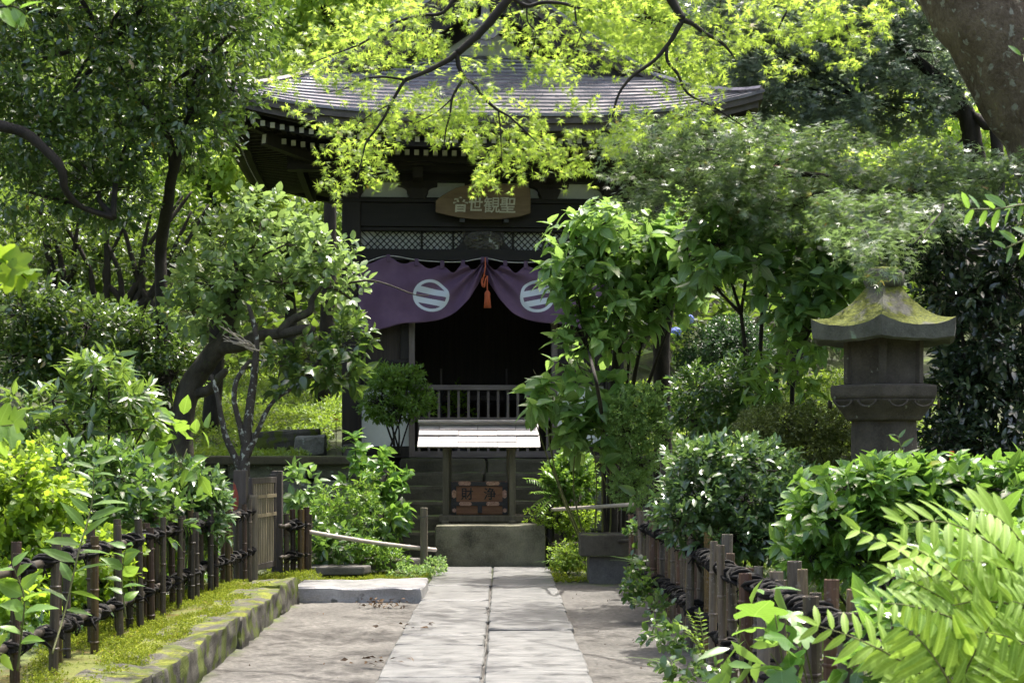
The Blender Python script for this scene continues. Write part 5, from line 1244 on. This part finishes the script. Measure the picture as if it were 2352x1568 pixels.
# dark maple in shade, right of the hall, and the broad leaves below it
plant('shaded_maple', 'dark green maple in shade spreading right of the hall above the stone lantern', 'tree', ground_at(1525, 17.9),
      Lb([(1470, 370, 110, 50), (1620, 350, 140, 55), (1790, 370, 150, 55), (1950, 390, 150, 60), (2090, 440, 130, 65), (1690, 440, 150, 55), (1850, 480, 150, 65), (1590, 430, 100, 40), (2000, 540, 110, 60), (2200, 390, 120, 40), (2310, 410, 90, 55), (1440, 320, 60, 25), (2040, 620, 60, 45), (2180, 480, 80, 50), (1750, 520, 90, 40), (1560, 300, 60, 25), (1720, 310, 70, 30), (1880, 340, 60, 30), (2120, 360, 60, 30), (1480, 460, 60, 30)], 14, .8) + [(2025, 600, 65, 50, 10.6, .2), (2100, 560, 70, 40, 11, .3), (1980, 560, 80, 45, 11.2, .3), (2030, 510, 130, 60, 11.8, .4), (1930, 500, 90, 50, 12.4, .4), (2130, 510, 90, 50, 12.4, .4)],
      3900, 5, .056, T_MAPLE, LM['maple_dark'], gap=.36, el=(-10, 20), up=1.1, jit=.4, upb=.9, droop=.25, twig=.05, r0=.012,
      stems=[(ln((1525, 1200, 17.9), (1522, 900, 17.9), (1520, 800, 17.9), (1532, 700, 17.8), (1550, 620, 17.2), (1600, 500, 16), (1700, 420, 14.5)), [.11, .1, .095, .09, .08, .06, .035]),
             (ln((1550, 620, 17.2), (1640, 560, 16), (1760, 500, 14.5), (1900, 440, 14), (2080, 450, 14)), [.06, .05, .04, .03, .018]),
             (ln((1700, 420, 14.5), (1850, 400, 14), (1960, 430, 14), (2060, 500, 14)), [.03, .025, .025, .016])])
plant('shade_shrub', 'large-leaved dark shrub under the shaded maple, left of the stone lantern', 'shrub', ground_at(1760, 14.6),
      Lb([(1650, 560, 90, 50), (1760, 590, 100, 50), (1880, 610, 80, 50), (1700, 500, 100, 40), (1930, 660, 50, 40), (1620, 620, 50, 30), (1820, 680, 80, 50), (1860, 760, 70, 50)], 14.4, .6), 260, 6, .17, T_OVATE, LM['shade_big'], gap=.15, tw=.45, el=(-10, 30), twig=.7, r0=.018,
      stems=[(ln((1740 + a, 1000, 14.8), (1745 + a, 850, 14.8), (1750 + a * 1.6, 720, 14.7)), [.025, .022, .018]) for a in (-30, 0, 40, 80)])

# right side shrubs, from the bench to the lantern and beyond
plant('azalea_shrub', 'rounded azalea shrub with small shiny leaves left of the clipped hedge', 'shrub', ground_at(1650, 15),
      Lb([(1600, 890, 60, 45), (1680, 880, 70, 45), (1640, 950, 90, 50), (1720, 920, 60, 50), (1580, 960, 50, 50), (1700, 850, 40, 25)], 14.8, .45), 900, 6, .062, T_OVAL, LM['hedge'], gap=.2, r0=.014, twig=.25)
plant('bright_leaved_plant', 'plant with bright pointed leaves in front of the dark shade shrub', 'plant', ground_at(1810, 14),
      Lb([(1790, 870, 50, 35), (1840, 895, 45, 25), (1760, 840, 30, 25), (1840, 860, 35, 20)], 13.9, .25), 34, 6, .16, T_NARROW, LM['fresh'], gap=0, bark='twig_green', r0=.008, el=(-5, 40))
plant('dark_fine_shrub', 'dark fine-leaved rounded shrub behind the azalea, below the blue hydrangeas', 'shrub', ground_at(1660, 17.3),
      Lb([(1640, 800, 90, 50), (1720, 800, 70, 50), (1600, 840, 50, 40), (1680, 760, 60, 30)], 17, .5), 1800, 5, .038, T_TINY, LM['darkhedge'], gap=.15, twig=.05)
plant('clipped_hedge', 'clipped flat-topped small-leaved hedge left of the stone lantern', 'hedge', ground_at(1840, 13.8),
      Lb([(1740, 985, 50, 45), (1800, 975, 60, 45), (1870, 975, 60, 45), (1940, 985, 50, 45), (1770, 1030, 60, 40), (1850, 1030, 70, 40), (1930, 1030, 55, 40)], 13.7, .4), 4600, 5, .028, T_TINY, LM['boxhedge'], shell=4.5, gap=.12, twig=.04, r0=.014, freq=5)
plant('sasanqua_shrub', 'shrub with small whitish shining leaves behind the right bamboo fence', 'shrub', ground_at(1690, 11.2),
      Lb([(1600, 1070, 60, 45), (1680, 1060, 80, 45), (1760, 1080, 70, 45), (1600, 1140, 75, 55), (1710, 1150, 100, 60), (1820, 1120, 70, 50), (1680, 1230, 110, 55), (1800, 1220, 90, 55), (1560, 1190, 40, 40)], 10.9, .5), 1150, 6, .07, T_OVAL, LM['sasanqua'], gap=.2, r0=.013, twig=.3)
plant('camellia_bush', 'big dark camellia bush with glinting leaves right of the stone lantern', 'shrub', ground_at(2260, 13),
      Lb([(2190, 580, 110, 60), (2310, 640, 80, 90), (2200, 680, 80, 60), (2270, 790, 100, 100), (2290, 930, 110, 110), (2210, 880, 60, 90), (2240, 1030, 110, 60), (2120, 560, 70, 40), (2330, 520, 60, 60), (2170, 990, 40, 60)], 12.8, .6), 1900, 6, .08, T_OVAL, LM['camellia'], gap=.2, twig=.25, r0=.025)
plant('laurel_shrub', 'bright green leafy shrub in front of the stone lantern shaft', 'shrub', ground_at(2060, 8.8),
      Lb([(1930, 1120, 80, 45), (2040, 1110, 80, 45), (2150, 1110, 90, 45), (1890, 1190, 80, 55), (1990, 1190, 90, 60), (2110, 1190, 90, 60), (2260, 1120, 90, 55), (2340, 1130, 60, 60), (1860, 1270, 60, 50), (1960, 1280, 80, 50), (2220, 1200, 90, 60)], 8.4, .4), 640, 7, .09, T_OVATE, LM['laurel'], gap=.12, tw=.7, el=(-5, 45), twig=.6, r0=.012, bark='bark_dark')
leafy_stem('sapling', 'thin sapling with a few leaves in front of the lantern shaft', 'plant', [(2110, 1220, 9.4), (2098, 1120, 9.4), (2078, 1060, 9.4), (2062, 1000, 9.4)], [.006, .005, .004, .002], LM['hedge'], T_NARROW, .11, 10, t0=.5)
leafy_stem('near_branch', 'close nandina sprig with pointed leaves at the right edge above the camellia', 'branch', [(2420, 470, 5.4), (2350, 470, 5.4), (2290, 480, 5.4), (2225, 480, 5.4)], [.005, .004, .003, .0015], LM['laurel'], T_LEAFLET, .09, 11)
leafy_stem('near_branch', 'lower close nandina sprig hanging at the right edge', 'branch', [(2420, 540, 5.4), (2370, 545, 5.4), (2310, 570, 5.4)], [.005, .004, .002], LM['laurel'], T_LEAFLET, .085, 7)
leafy_stem('near_branch', 'close sprig with three pale leaves in front of the leaning trunk', 'branch', [(2440, 120, 5.4), (2390, 120, 5.4), (2345, 128, 5.4)], [.005, .003, .002], LM['laurel'], T_LEAFLET, .085, 5)

# foreground: pinnate fronds, lobed leaves, bamboo grass at the right fence
rs = random.Random(21); fr_ = []
b1, b2, b3 = at(2330, 1520, 4.75), at(2200, 1640, 4.5), at(2420, 1400, 5.0)
for b, tips in ((b1, [(1975, 1225), (2055, 1330), (2030, 1390), (2080, 1260), (2150, 1330), (2240, 1350)]), (b3, [(2240, 1165), (2150, 1235), (2330, 1230), (2080, 1190), (2400, 1200), (2300, 1300), (2200, 1290), (2130, 1400)]), (b2, [(2000, 1490), (1880, 1440), (2060, 1560), (2080, 1440), (2150, 1420), (2280, 1430), (2360, 1480), (1990, 1620), (2300, 1560)]), (at(2500, 1560, 4.6), [(2250, 1440), (2200, 1520), (2330, 1380), (2380, 1330), (2290, 1500)])):
    for t in tips: fr_.append((b + Vector((rs.uniform(-.03, .03), rs.uniform(-.06, .06), rs.uniform(-.04, .02))), at(t[0] + rs.uniform(-12, 12), t[1] + rs.uniform(-12, 12), 4.5 + rs.uniform(-.25, .4))))
fern('pinnate_shrub', 'big close pale yellow-green plant with long paired leaflets at the lower right', 'plant', Vector((1.5, 4.7, .1)), fr_, 10, .115, T_PINNA, LM['pinnate'], r=.005, arch=.1, face=(0, -.75, .65))
plant('filler_shrub', 'low shrub filling below the pale pinnate fronds at the right corner', 'shrub', Vector((1.9, 5.6, .12)), Lb([(2200, 1420, 120, 80), (2320, 1330, 90, 90), (2100, 1500, 90, 90), (2300, 1520, 120, 80)], 5.6, .4), 170, 6, .11, T_OVATE, LM['laurel'], gap=.05, twig=.4, r0=.01)
plant('lobed_leaf_plant', 'plant with large bright lobed leaves growing through the right bamboo fence', 'plant', Vector((1.17, 5.95, 0)),
      Lb([(1780, 1410, 50, 25), (1840, 1440, 40, 30), (1770, 1500, 50, 35), (1840, 1510, 45, 40), (1790, 1570, 70, 30), (1850, 1580, 50, 25)], 5.85, .1), 8, 3, .095, T_LOBED, LM['laurel'], gap=0, bark='twig_green', r0=.006, el=(-15, 25), lv=.35, upb=.3, droop=.25, jit=.6)
plant('hosta_plant', 'plant with long veined arching leaves against the middle of the right fence', 'plant', Vector((1.15, 6.6, 0)),
      Lb([(1700, 1400, 30, 20), (1690, 1450, 35, 20)], 6.5, .08), 3, 5, .16, T_NARROW, LM['sasa'], gap=0, bark='twig_green', r0=.006, el=(-15, 20), upb=.2, droop=.3)
plant('climbing_plant', 'vine and weeds scrambling along the foot of the right bamboo fence', 'plant', Vector((1.1, 9.5, 0)),
      [(1455, 1300, 28, 35, 13.2, .12), (1465, 1350, 30, 30, 12.6, .12), (1500, 1400, 32, 35, 10.8, .12), (1530, 1460, 38, 35, 9.2, .12), (1570, 1520, 42, 32, 8.0, .12), (1620, 1570, 50, 25, 7.2, .12), (1462, 1225, 16, 20, 14.6, .1)], 150, 5, .055, T_ROUND, LM['hedge'], gap=.1, bark='twig_green', r0=.004, twig=0, auto=False)
tuft('bamboo_grass', 'broad bamboo grass blades leaning out from the right fence over the dirt', at(1480, 1300, 12.9) , 13, .42, .05, LM['sasa'], .75, .5, (-1.1, -.3))
tuft('bamboo_grass', 'small clump of narrow blades at the foot of the right fence', ground_at(1545, 9.6) + Vector((0, 0, .05)), 14, .22, .018, LM['fresh'], .8, .7, (-.6, 0))
b4 = at(1620, 1520, 7.3)
fern('fern', 'yellowish fern sprig arching over the dirt from the right fence', 'fern', b4, [(b4, at(1560, 1432, 7.3)), (b4, at(1585, 1415, 7.33)), (b4, at(1607, 1410, 7.36))], 9, .05, T_NARROW, LM['lime'])
leafy_stem('fallen_leaf_sprig', 'single large pale leaf lying across the thin bamboo pole end', 'leaf', [(1465, 1132, 15.6), (1450, 1140, 15.6)], [.004, .003], LM['sasanqua'], T_OVAL, .26, 2)

# leaning trunk at the top right with its crown above the picture
big = [(2640, 1260, 14.4), (2560, 900, 14.4), (2500, 560, 14.4), (2440, 330, 14.4), (2325, 140, 14.4), (2212, -30, 14.4), (2080, -260, 14.6), (1990, -460, 14.8)]
plant('leaning_tree', 'thick leaning tree trunk with patchy lichened bark crossing the top right corner', 'tree', ground_at(2640, 14.4),
      [(2500, -500, 420, 170, 14.5, 2.2), (2900, -420, 380, 200, 15, 2.2), (2200, -620, 400, 150, 15, 2.2), (2700, -750, 450, 200, 14, 2.5), (2350, -420, 260, 110, 16.5, 1.5)], 1000, 5, .16, T_OVAL_LO, LM['evergreen'], bark='bark_big', gap=.35, twig=.02, r0=.09,
      stems=[(ln(*big), [.62, .57, .53, .5, .48, .44, .36, .22]), (ln((2212, -30, 14.4), (2310, -220, 14.6), (2500, -400, 14.6)), [.25, .18, .1])], stem_name='trunk')
# its neighbour behind: dark layered maple
plant('back_maple', 'layered grey-green maple behind the hall corner at the upper right', 'tree', ground_at(2240, 22.5),
      Lb([(1680, 70, 110, 75), (1820, 130, 140, 90), (1980, 170, 130, 90), (2090, 260, 100, 60), (1800, 260, 130, 55), (1940, 290, 130, 50), (1620, 40, 80, 70), (2140, 120, 80, 80), (1900, 40, 150, 70), (2050, 60, 110, 60), (1720, 190, 90, 60), (2180, 220, 50, 50), (1760, -60, 200, 60), (2000, -60, 180, 60)], 22.5, 1.2),
      5500, 5, .085, T_MAPLE_LO, LM['maple_back'], gap=.25, el=(-10, 20), up=1.1, jit=.5, upb=1, droop=.25, twig=.05, r0=.03,
      stems=[(ln((2260, 800, 22.5), (2245, 420, 22.5), (2235, 330, 22.5), (2222, 270, 22.5), (2180, 200, 22.5), (2080, 120, 22.5)), [.16, .15, .14, .13, .1, .06]), (ln((2300, 800, 22.3), (2290, 330, 22.3), (2265, 290, 22.3), (2240, 265, 22.4)), [.1, .09, .07, .05]), (ln((2222, 270, 22.5), (2120, 235, 22.5), (1990, 235, 22.5)), [.07, .05, .02])])

# sunlit maple reaching over the path from the upper right, in front of the hall
MY = 9.2
padsM = [(640, 195, 70, 16), (720, 160, 80, 28), (770, 105, 90, 42), (880, 60, 110, 48), (1000, 30, 90, 40), (950, 110, 75, 36), (800, 205, 80, 30), (870, 140, 70, 36), (1000, 140, 60, 30), (1120, 150, 60, 22), (950, 235, 80, 42), (880, 290, 90, 36), (770, 300, 80, 16), (830, 330, 80, 30), (790, 385, 60, 30), (780, 435, 45, 22), (870, 400, 42, 40), (1010, 265, 80, 40), (1090, 225, 60, 45), (1060, 285, 70, 35), (1040, 325, 60, 30), (1120, 345, 70, 34), (1140, 400, 65, 30), (1105, 438, 40, 12), (1200, 330, 80, 38), (1190, 265, 60, 35), (1240, 370, 60, 28), (1330, 390, 70, 28), (1280, 325, 60, 30), (1330, 250, 50, 26), (1200, 60, 80, 50), (1280, 115, 80, 40), (1300, 170, 55, 28), (1230, 165, 50, 22), (1400, 110, 80, 48), (1380, 40, 80, 40), (1500, 40, 80, 48), (1470, 130, 60, 36), (1560, 110, 90, 40), (1570, 185, 70, 28), (1620, 205, 60, 26), (1650, 60, 80, 48), (1650, 130, 60, 28), (1590, 255, 80, 22), (1680, 285, 50, 14), (1440, 285, 55, 38), (1430, 340, 45, 22), (1760, 60, 80, 58), (1850, 40, 90, 48), (1930, 60, 80, 66), (1800, 150, 55, 18), (1960, 130, 45, 30), (2040, 25, 45, 40), (1080, 20, 60, 30), (690, 250, 40, 12), (1370, 300, 40, 20)]
hi = [(1100, -420, 520, 60, 10, 1.6), (1500, -520, 500, 60, 11.5, 1.8), (800, -560, 420, 60, 12, 1.8), (1900, -420, 380, 60, 10.5, 1.5), (1250, -760, 500, 70, 13, 2.0), (500, -330, 300, 50, 9.2, 1.3), (1500, -260, 500, 70, 9.6, .9)]
maple = thing('sunlit_maple', 'sunlit yellow-green Japanese maple branches hanging across the hall from above', 'tree', (5.2, 8.6, .4))
rgm = np.random.default_rng(77); V_, T_, A_ = [], [], []; nv = 0
def add_pads(pads, n_each, k, L, thick):
    global nv
    for q in pads:
        Yp = q[4] if len(q) > 4 else MY + rgm.uniform(-.5, .6); s = Yp / F; c = np.array(at(q[0], q[1], Yp)[:]); dp = q[5] if len(q) > 5 else .35
        n = max(4, int(n_each * q[2] * q[3] / 3600)); a = rgm.uniform(0, 6.28, n); r = np.sqrt(rgm.random(n))
        p = c + np.stack([q[2] * s * r * np.cos(a), dp * rgm.normal(0, .55, n), q[3] * s * r * np.sin(a)], -1)
        out = rgm.normal(0, .5, (n, 3)) + [0, -.25, .25]
        V, T, v = cluster_leaves(p, out, k, L, T_MAPLE, rgm, tw=.9, el=(-15, 15), up=.75, jit=.5, droop=.35, lv=.3)
        V_.append(V); T_.append(T + nv); A_.append(v); nv += len(V)
add_pads(padsM, 60, 4, .0375, .3)
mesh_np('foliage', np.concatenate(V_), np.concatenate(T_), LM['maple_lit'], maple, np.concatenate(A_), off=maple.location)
V_, T_, A_ = [], [], []; nv = 0; add_pads(hi, 8, 4, .095, 1)  # unseen leaf pads added overhead to throw dappled shade on the path
for q in range(60):
    Yq = rgm.uniform(11.2, 19.5); zq = H + .2872 * Yq + rgm.uniform(.45, 1.6); xq = rgm.uniform(-1.6, 3.4); r_ = rgm.uniform(.3, .62)
    hx_, hy_ = xq - .212 * zq, Yq - .275 * zq                # where its shade falls
    if hx_ < -1.5 or (hx_ < -.6 and 13.6 < hy_ < 15.6) or (hy_ > 16.6 and hx_ < .8): continue
    s = F / Yq; add_pads([(CX + xq * s, CY - (zq - H) * s, r_ * s, .1 * s, Yq, r_)], 3600 * 150 * r_ * r_ / (r_ * s * .1 * s), 4, .075, 1)
mesh_np('dapple_foliage', np.concatenate(V_), np.concatenate(T_), LM['maple_lit'], maple, np.concatenate(A_), off=maple.location)
mb = MB(maple.location)
def br_(pts, r):
    P, ra = smooth_line([at(p[0], p[1], p[2] if len(p) > 2 else MY - .3) for p in pts], [q * .9 for q in r], 4); mb.tube(P, ra, 7, wob=.1)
P, ra = smooth_line([Vector((5.2, 8.6, .3)), Vector((5.0, 8.7, 2.2)), Vector((4.2, 9, 4.4)), Vector((2.6, 9.2, 5.2)), at(1500, -180, MY + .1)], [.2, .17, .13, .09, .05], 5); mb.tube(P, ra, 10, wob=.08)
br_([(1500, -180, 9.3), (1330, -120), (1220, -60), (1172, -8), (1125, 50), (1085, 92), (1050, 122)], [.05, .042, .036, .03, .028, .025, .022])
br_([(1050, 122), (1030, 138), (985, 162), (930, 184)], [.02, .018, .016, .013])
br_([(930, 184), (905, 225), (885, 265), (862, 300), (840, 330), (826, 390), (815, 430)], [.012, .01, .009, .008, .006, .004, .002])
br_([(930, 184), (880, 177), (830, 184), (790, 205), (730, 215)], [.008, .007, .006, .004, .002])
br_([(895, 240), (850, 265), (800, 300)], [.006, .004, .002])
br_([(1050, 122), (1053, 150), (1066, 179)], [.016, .015, .014])
br_([(1066, 179), (1040, 222), (1034, 262), (1024, 300), (1018, 350)], [.01, .008, .007, .005, .002])
br_([(1040, 225), (1000, 260), (950, 285)], [.006, .004, .002])
br_([(1066, 179), (1090, 195), (1112, 225), (1142, 252), (1170, 268), (1205, 300), (1240, 335)], [.012, .011, .01, .009, .007, .005, .002])
br_([(1145, 255), (1150, 310), (1152, 375)], [.006, .005, .002])
br_([(1500, -180, 9.3), (1520, -60), (1545, 5), (1568, 45)], [.045, .034, .028, .025])
br_([(1568, 45), (1592, 56), (1622, 78), (1660, 100), (1686, 132)], [.018, .016, .013, .01, .004])
br_([(1568, 45), (1550, 78), (1532, 106), (1500, 142), (1452, 176), (1422, 215), (1406, 265), (1390, 300), (1378, 345)], [.018, .016, .014, .012, .01, .008, .006, .004, .002])
br_([(1532, 106), (1533, 140), (1557, 170), (1580, 215), (1645, 250), (1715, 295)], [.012, .011, .01, .008, .006, .003])
br_([(1172, -8), (1210, 14), (1245, 6), (1290, 8), (1350, 24), (1420, 36), (1485, 58)], [.014, .013, .012, .011, .009, .006, .002])
br_([(1210, 14), (1212, 50), (1230, 75), (1222, 120)], [.006, .005, .004, .002])
br_([(1320, 18), (1325, 55), (1335, 75), (1315, 125)], [.006, .005, .004, .002])
br_([(1220, -60), (1080, -40), (1020, 28), (965, 36), (900, 56), (835, 98), (780, 120), (690, 155)], [.02, .016, .012, .01, .009, .007, .005, .002])
br_([(1500, -180, 9.3), (1700, -120), (1850, -40), (1930, 30), (1960, 110)], [.03, .024, .016, .01, .003])
br_([(1850, -40), (1800, 40), (1770, 110)], [.01, .007, .002]); br_([(1700, -120), (1660, -20), (1650, 50)], [.012, .008, .003])
for a, b, c in (((2.6, 9.2, 5.2), (1.0, 10.5, 5.6), (-1.2, 12, 6.2)), ((4.2, 9, 4.4), (2.6, 11, 5.6), (1.6, 13, 6.8)), ((2.6, 9.2, 5.2), (.4, 9.5, 4.8), (-1.7, 9.3, 4.9))):
    P, ra = smooth_line([Vector(a), Vector(b), Vector(c)], [.06, .04, .015], 5); mb.tube(P, ra, 7)
mb.build('branches', M['maple_bark'], maple, smooth=True)

# bank, hillside and the wood behind
def scatter(name, mat, n, xr, yr, L, tpl, k, cond=None, h=(0, .1), kind='stuff', label=None, cat=None, up=.9, **kw):
    SEED[0] += 1; rg = np.random.default_rng(SEED[0]); x = rg.uniform(*xr, n); y = rg.uniform(*yr, n)
    if cond is not None: m = cond(x, y, rg); x, y = x[m], y[m]
    z = gz(x, y) + rg.uniform(h[0], h[1], len(x)); p = np.stack([x, y, z], -1)
    V, T, var = cluster_leaves(p, rg.normal(0, .45, p.shape) + [0, 0, 1], k, L, tpl, rg, up=up, **kw)
    o = mesh_np(name, V, T, mat, None, var); o['kind'] = kind
    if label: o['label'] = label
    if cat: o['category'] = cat
    return o
clump = lambda f, th: (lambda x, y, rg: np.sin(x * f + 1.3 * np.sin(y * f * .7)) * np.sin(y * f * .8 + np.sin(x * f * .6)) + rg.normal(0, .35, len(x)) > th)
hallfree = lambda x, y: ~((np.abs(x + .3) < 2.4) & (y < 26))
scatter('bank_cover', LM['cover'], 9500, (-7.5, -1.6), (20.9, 32), .075, T_OVAL_LO, 5, lambda x, y, rg: hallfree(x, y), (0, .12), label='bright low ground cover on the bank left of the hall', cat='ground cover')
scatter('bank_cover', LM['cover'], 6500, (1.4, 7.5), (20.9, 30), .075, T_OVAL_LO, 5, lambda x, y, rg: hallfree(x, y), (0, .15), label='bright low ground cover on the bank right of the hall', cat='ground cover')
scatter('bed_cover', LM['hedge'], 5000, (-7, -2.62), (7, 20.4), .07, T_OVAL_LO, 5, None, (0, .1), label='leafy ground cover behind the left fence', cat='ground cover')
scatter('bed_cover', LM['evergreen_dim'], 4500, (1.5, 7), (6, 20.4), .08, T_OVAL_LO, 5, None, (0, .1), label='dark ground cover behind the right fence', cat='ground cover')
scatter('moss', M['moss'], 30000, (-2.75, -1.86), (5, 15.3), .014, T_TINY, 5, lambda x, y, rg: (np.sin(x * 9 + np.sin(y * 3)) * np.sin(y * 2.2 + 2 * np.sin(x * 5)) + rg.normal(0, .3, len(x)) > -.25 + .5 * ss(-2.1, -1.9, x)), (.0, .022), label='yellow-green moss on the left bank and kerb', cat='moss')
scatter('moss', M['moss'], 5000, (-2.5, -.8), (15.2, 17.6), .022, T_TINY, 5, clump(3, -.1), (-.005, .015), label='yellow-green moss round the stepping stones', cat='moss')
scatter('moss', M['moss'], 2500, (.55, 1.3), (16.3, 18.6), .022, T_TINY, 5, clump(3, -.2), (-.005, .02), label='moss round the foot of the stone bench', cat='moss')
scatter('litter', LM['litter'], 420, (-1.8, 1.3), (5, 17), .022, T_OVAL_LO, 1, lambda x, y, rg: ((x < -.76) | (x > .56)) & (rg.random(len(x)) < np.where(x > .56, .9, .45)), (.003, .008), up=2, el=(-8, 4), jit=.2, droop=0, label='scattered small dead leaves on the dirt', cat='leaf litter')
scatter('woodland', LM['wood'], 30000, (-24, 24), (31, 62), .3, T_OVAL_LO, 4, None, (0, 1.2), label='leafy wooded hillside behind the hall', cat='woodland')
rs = random.Random(31)
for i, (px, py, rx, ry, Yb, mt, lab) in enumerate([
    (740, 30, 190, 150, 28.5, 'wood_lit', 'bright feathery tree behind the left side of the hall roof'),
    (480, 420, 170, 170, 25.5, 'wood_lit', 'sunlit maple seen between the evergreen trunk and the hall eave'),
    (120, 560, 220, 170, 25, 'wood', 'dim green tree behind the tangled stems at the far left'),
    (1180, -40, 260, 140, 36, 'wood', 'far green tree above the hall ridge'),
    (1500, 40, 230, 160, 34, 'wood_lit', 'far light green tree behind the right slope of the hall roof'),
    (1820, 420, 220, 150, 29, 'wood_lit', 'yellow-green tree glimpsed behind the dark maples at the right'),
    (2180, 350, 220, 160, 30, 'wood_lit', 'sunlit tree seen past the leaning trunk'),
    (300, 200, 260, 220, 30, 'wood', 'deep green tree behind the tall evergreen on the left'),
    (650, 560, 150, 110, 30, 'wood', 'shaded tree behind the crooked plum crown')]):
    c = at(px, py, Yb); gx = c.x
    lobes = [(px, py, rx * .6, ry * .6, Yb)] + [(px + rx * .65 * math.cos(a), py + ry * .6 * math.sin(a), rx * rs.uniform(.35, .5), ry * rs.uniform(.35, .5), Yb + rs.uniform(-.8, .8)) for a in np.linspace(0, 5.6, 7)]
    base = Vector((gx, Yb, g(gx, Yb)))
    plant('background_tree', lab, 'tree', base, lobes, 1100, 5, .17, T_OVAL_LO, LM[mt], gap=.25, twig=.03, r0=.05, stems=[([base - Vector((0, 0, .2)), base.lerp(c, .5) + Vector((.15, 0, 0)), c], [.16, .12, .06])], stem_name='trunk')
# blue hydrangea heads behind the hall's right side, orange lilies on the left bank
for px, py, lab in ((1581, 733, 'upper pale blue hydrangea head beside the dark maple trunk'), (1552, 762, 'lower deeper blue hydrangea head beside the dark maple trunk')):
    c = at(px, py, 19.5); b = Vector((c.x, 19.5, g(c.x, 19.5))); h_ = thing('hydrangea', lab, 'flower', b, 0, 'blue hydrangeas right of the hall')
    SEED[0] += 1; rg = np.random.default_rng(SEED[0]); d_ = nrm(rg.normal(0, 1, (150, 3))); V, T, var = place_leaves(np.array(c[:]) + d_ * [.07, .07, .055], np.cross(d_, rg.normal(0, 1, (150, 3))), d_, T_TINY, np.full(150, .035), rg)
    mesh_np('flower_head', V, T, M['flower_blue'], h_, var, off=b); mb = MB(b); mb.tube([b, b.lerp(c, .6) + Vector((.03, 0, 0)), c], [.012, .01, .008], 6); mb.build('stem', M['twig_green'], h_)
    V, T, var = cluster_leaves(np.array([b.lerp(c, t)[:] for t in (.3, .5, .65, .8, .92)]), np.tile([0, 0, 1.0], (5, 1)), 5, .15, T_OVATE, rg); mesh_np('foliage', V, T, LM['fresh'], h_, var, off=b)
for px, py, lab in ((772, 962, 'single orange lily on the bank by the left post of the hall'), (2000 / 2.41, 0, None)):
    if not lab: continue
    c = at(px, py, 23.5); b = Vector((c.x, 23.5, g(c.x, 23.5))); h_ = thing('orange_lily', lab, 'flower', b)
    rg = np.random.default_rng(8); a = rg.uniform(0, 6.28, 24); D = np.stack([np.cos(a), np.sin(a), rg.uniform(-.1, .6, 24)], -1); V, T, var = place_leaves(np.array(c[:]) + rg.normal(0, .03, (24, 3)), D, np.tile([0, 0, 1.0], (24, 1)), T_NARROW, np.full(24, .09), rg)
    mesh_np('petals', V, T, M['orange'], h_, var, off=b); mb = MB(b); mb.tube([b - Vector((0, 0, .05)), c], .006, 5); mb.build('stem', M['twig_green'], h_)
# debris at the end of the slab step
for px, py, Yp, n, lab in ((880, 1392, 13.7, 26, 'wet clump of dead leaves lying on the dirt below the pale slab step'), (935, 1445, 11.9, 8, 'few dead leaves against the left edge of the path'), (862, 1528, 9.95, 10, 'dark dead leaves at the near left edge of the path')):
    b = ground_at(px, Yp); h_ = None; SEED[0] += 1; rg = np.random.default_rng(SEED[0]); p = np.array(b[:]) + np.stack([rg.normal(0, .12, n), rg.normal(0, .05, n), rg.uniform(.008, .03, n)], -1)
    V, T, var = cluster_leaves(p, np.tile([0, 0, 1.0], (n, 1)) + rg.normal(0, .3, (n, 3)), 2, .05, T_OVAL_LO, rg, el=(-10, 10)); o = mesh_np('leaf_debris', V, T, LM['litter'], None, var, off=b); o.location = b; tag(o, lab, 'dead leaves')
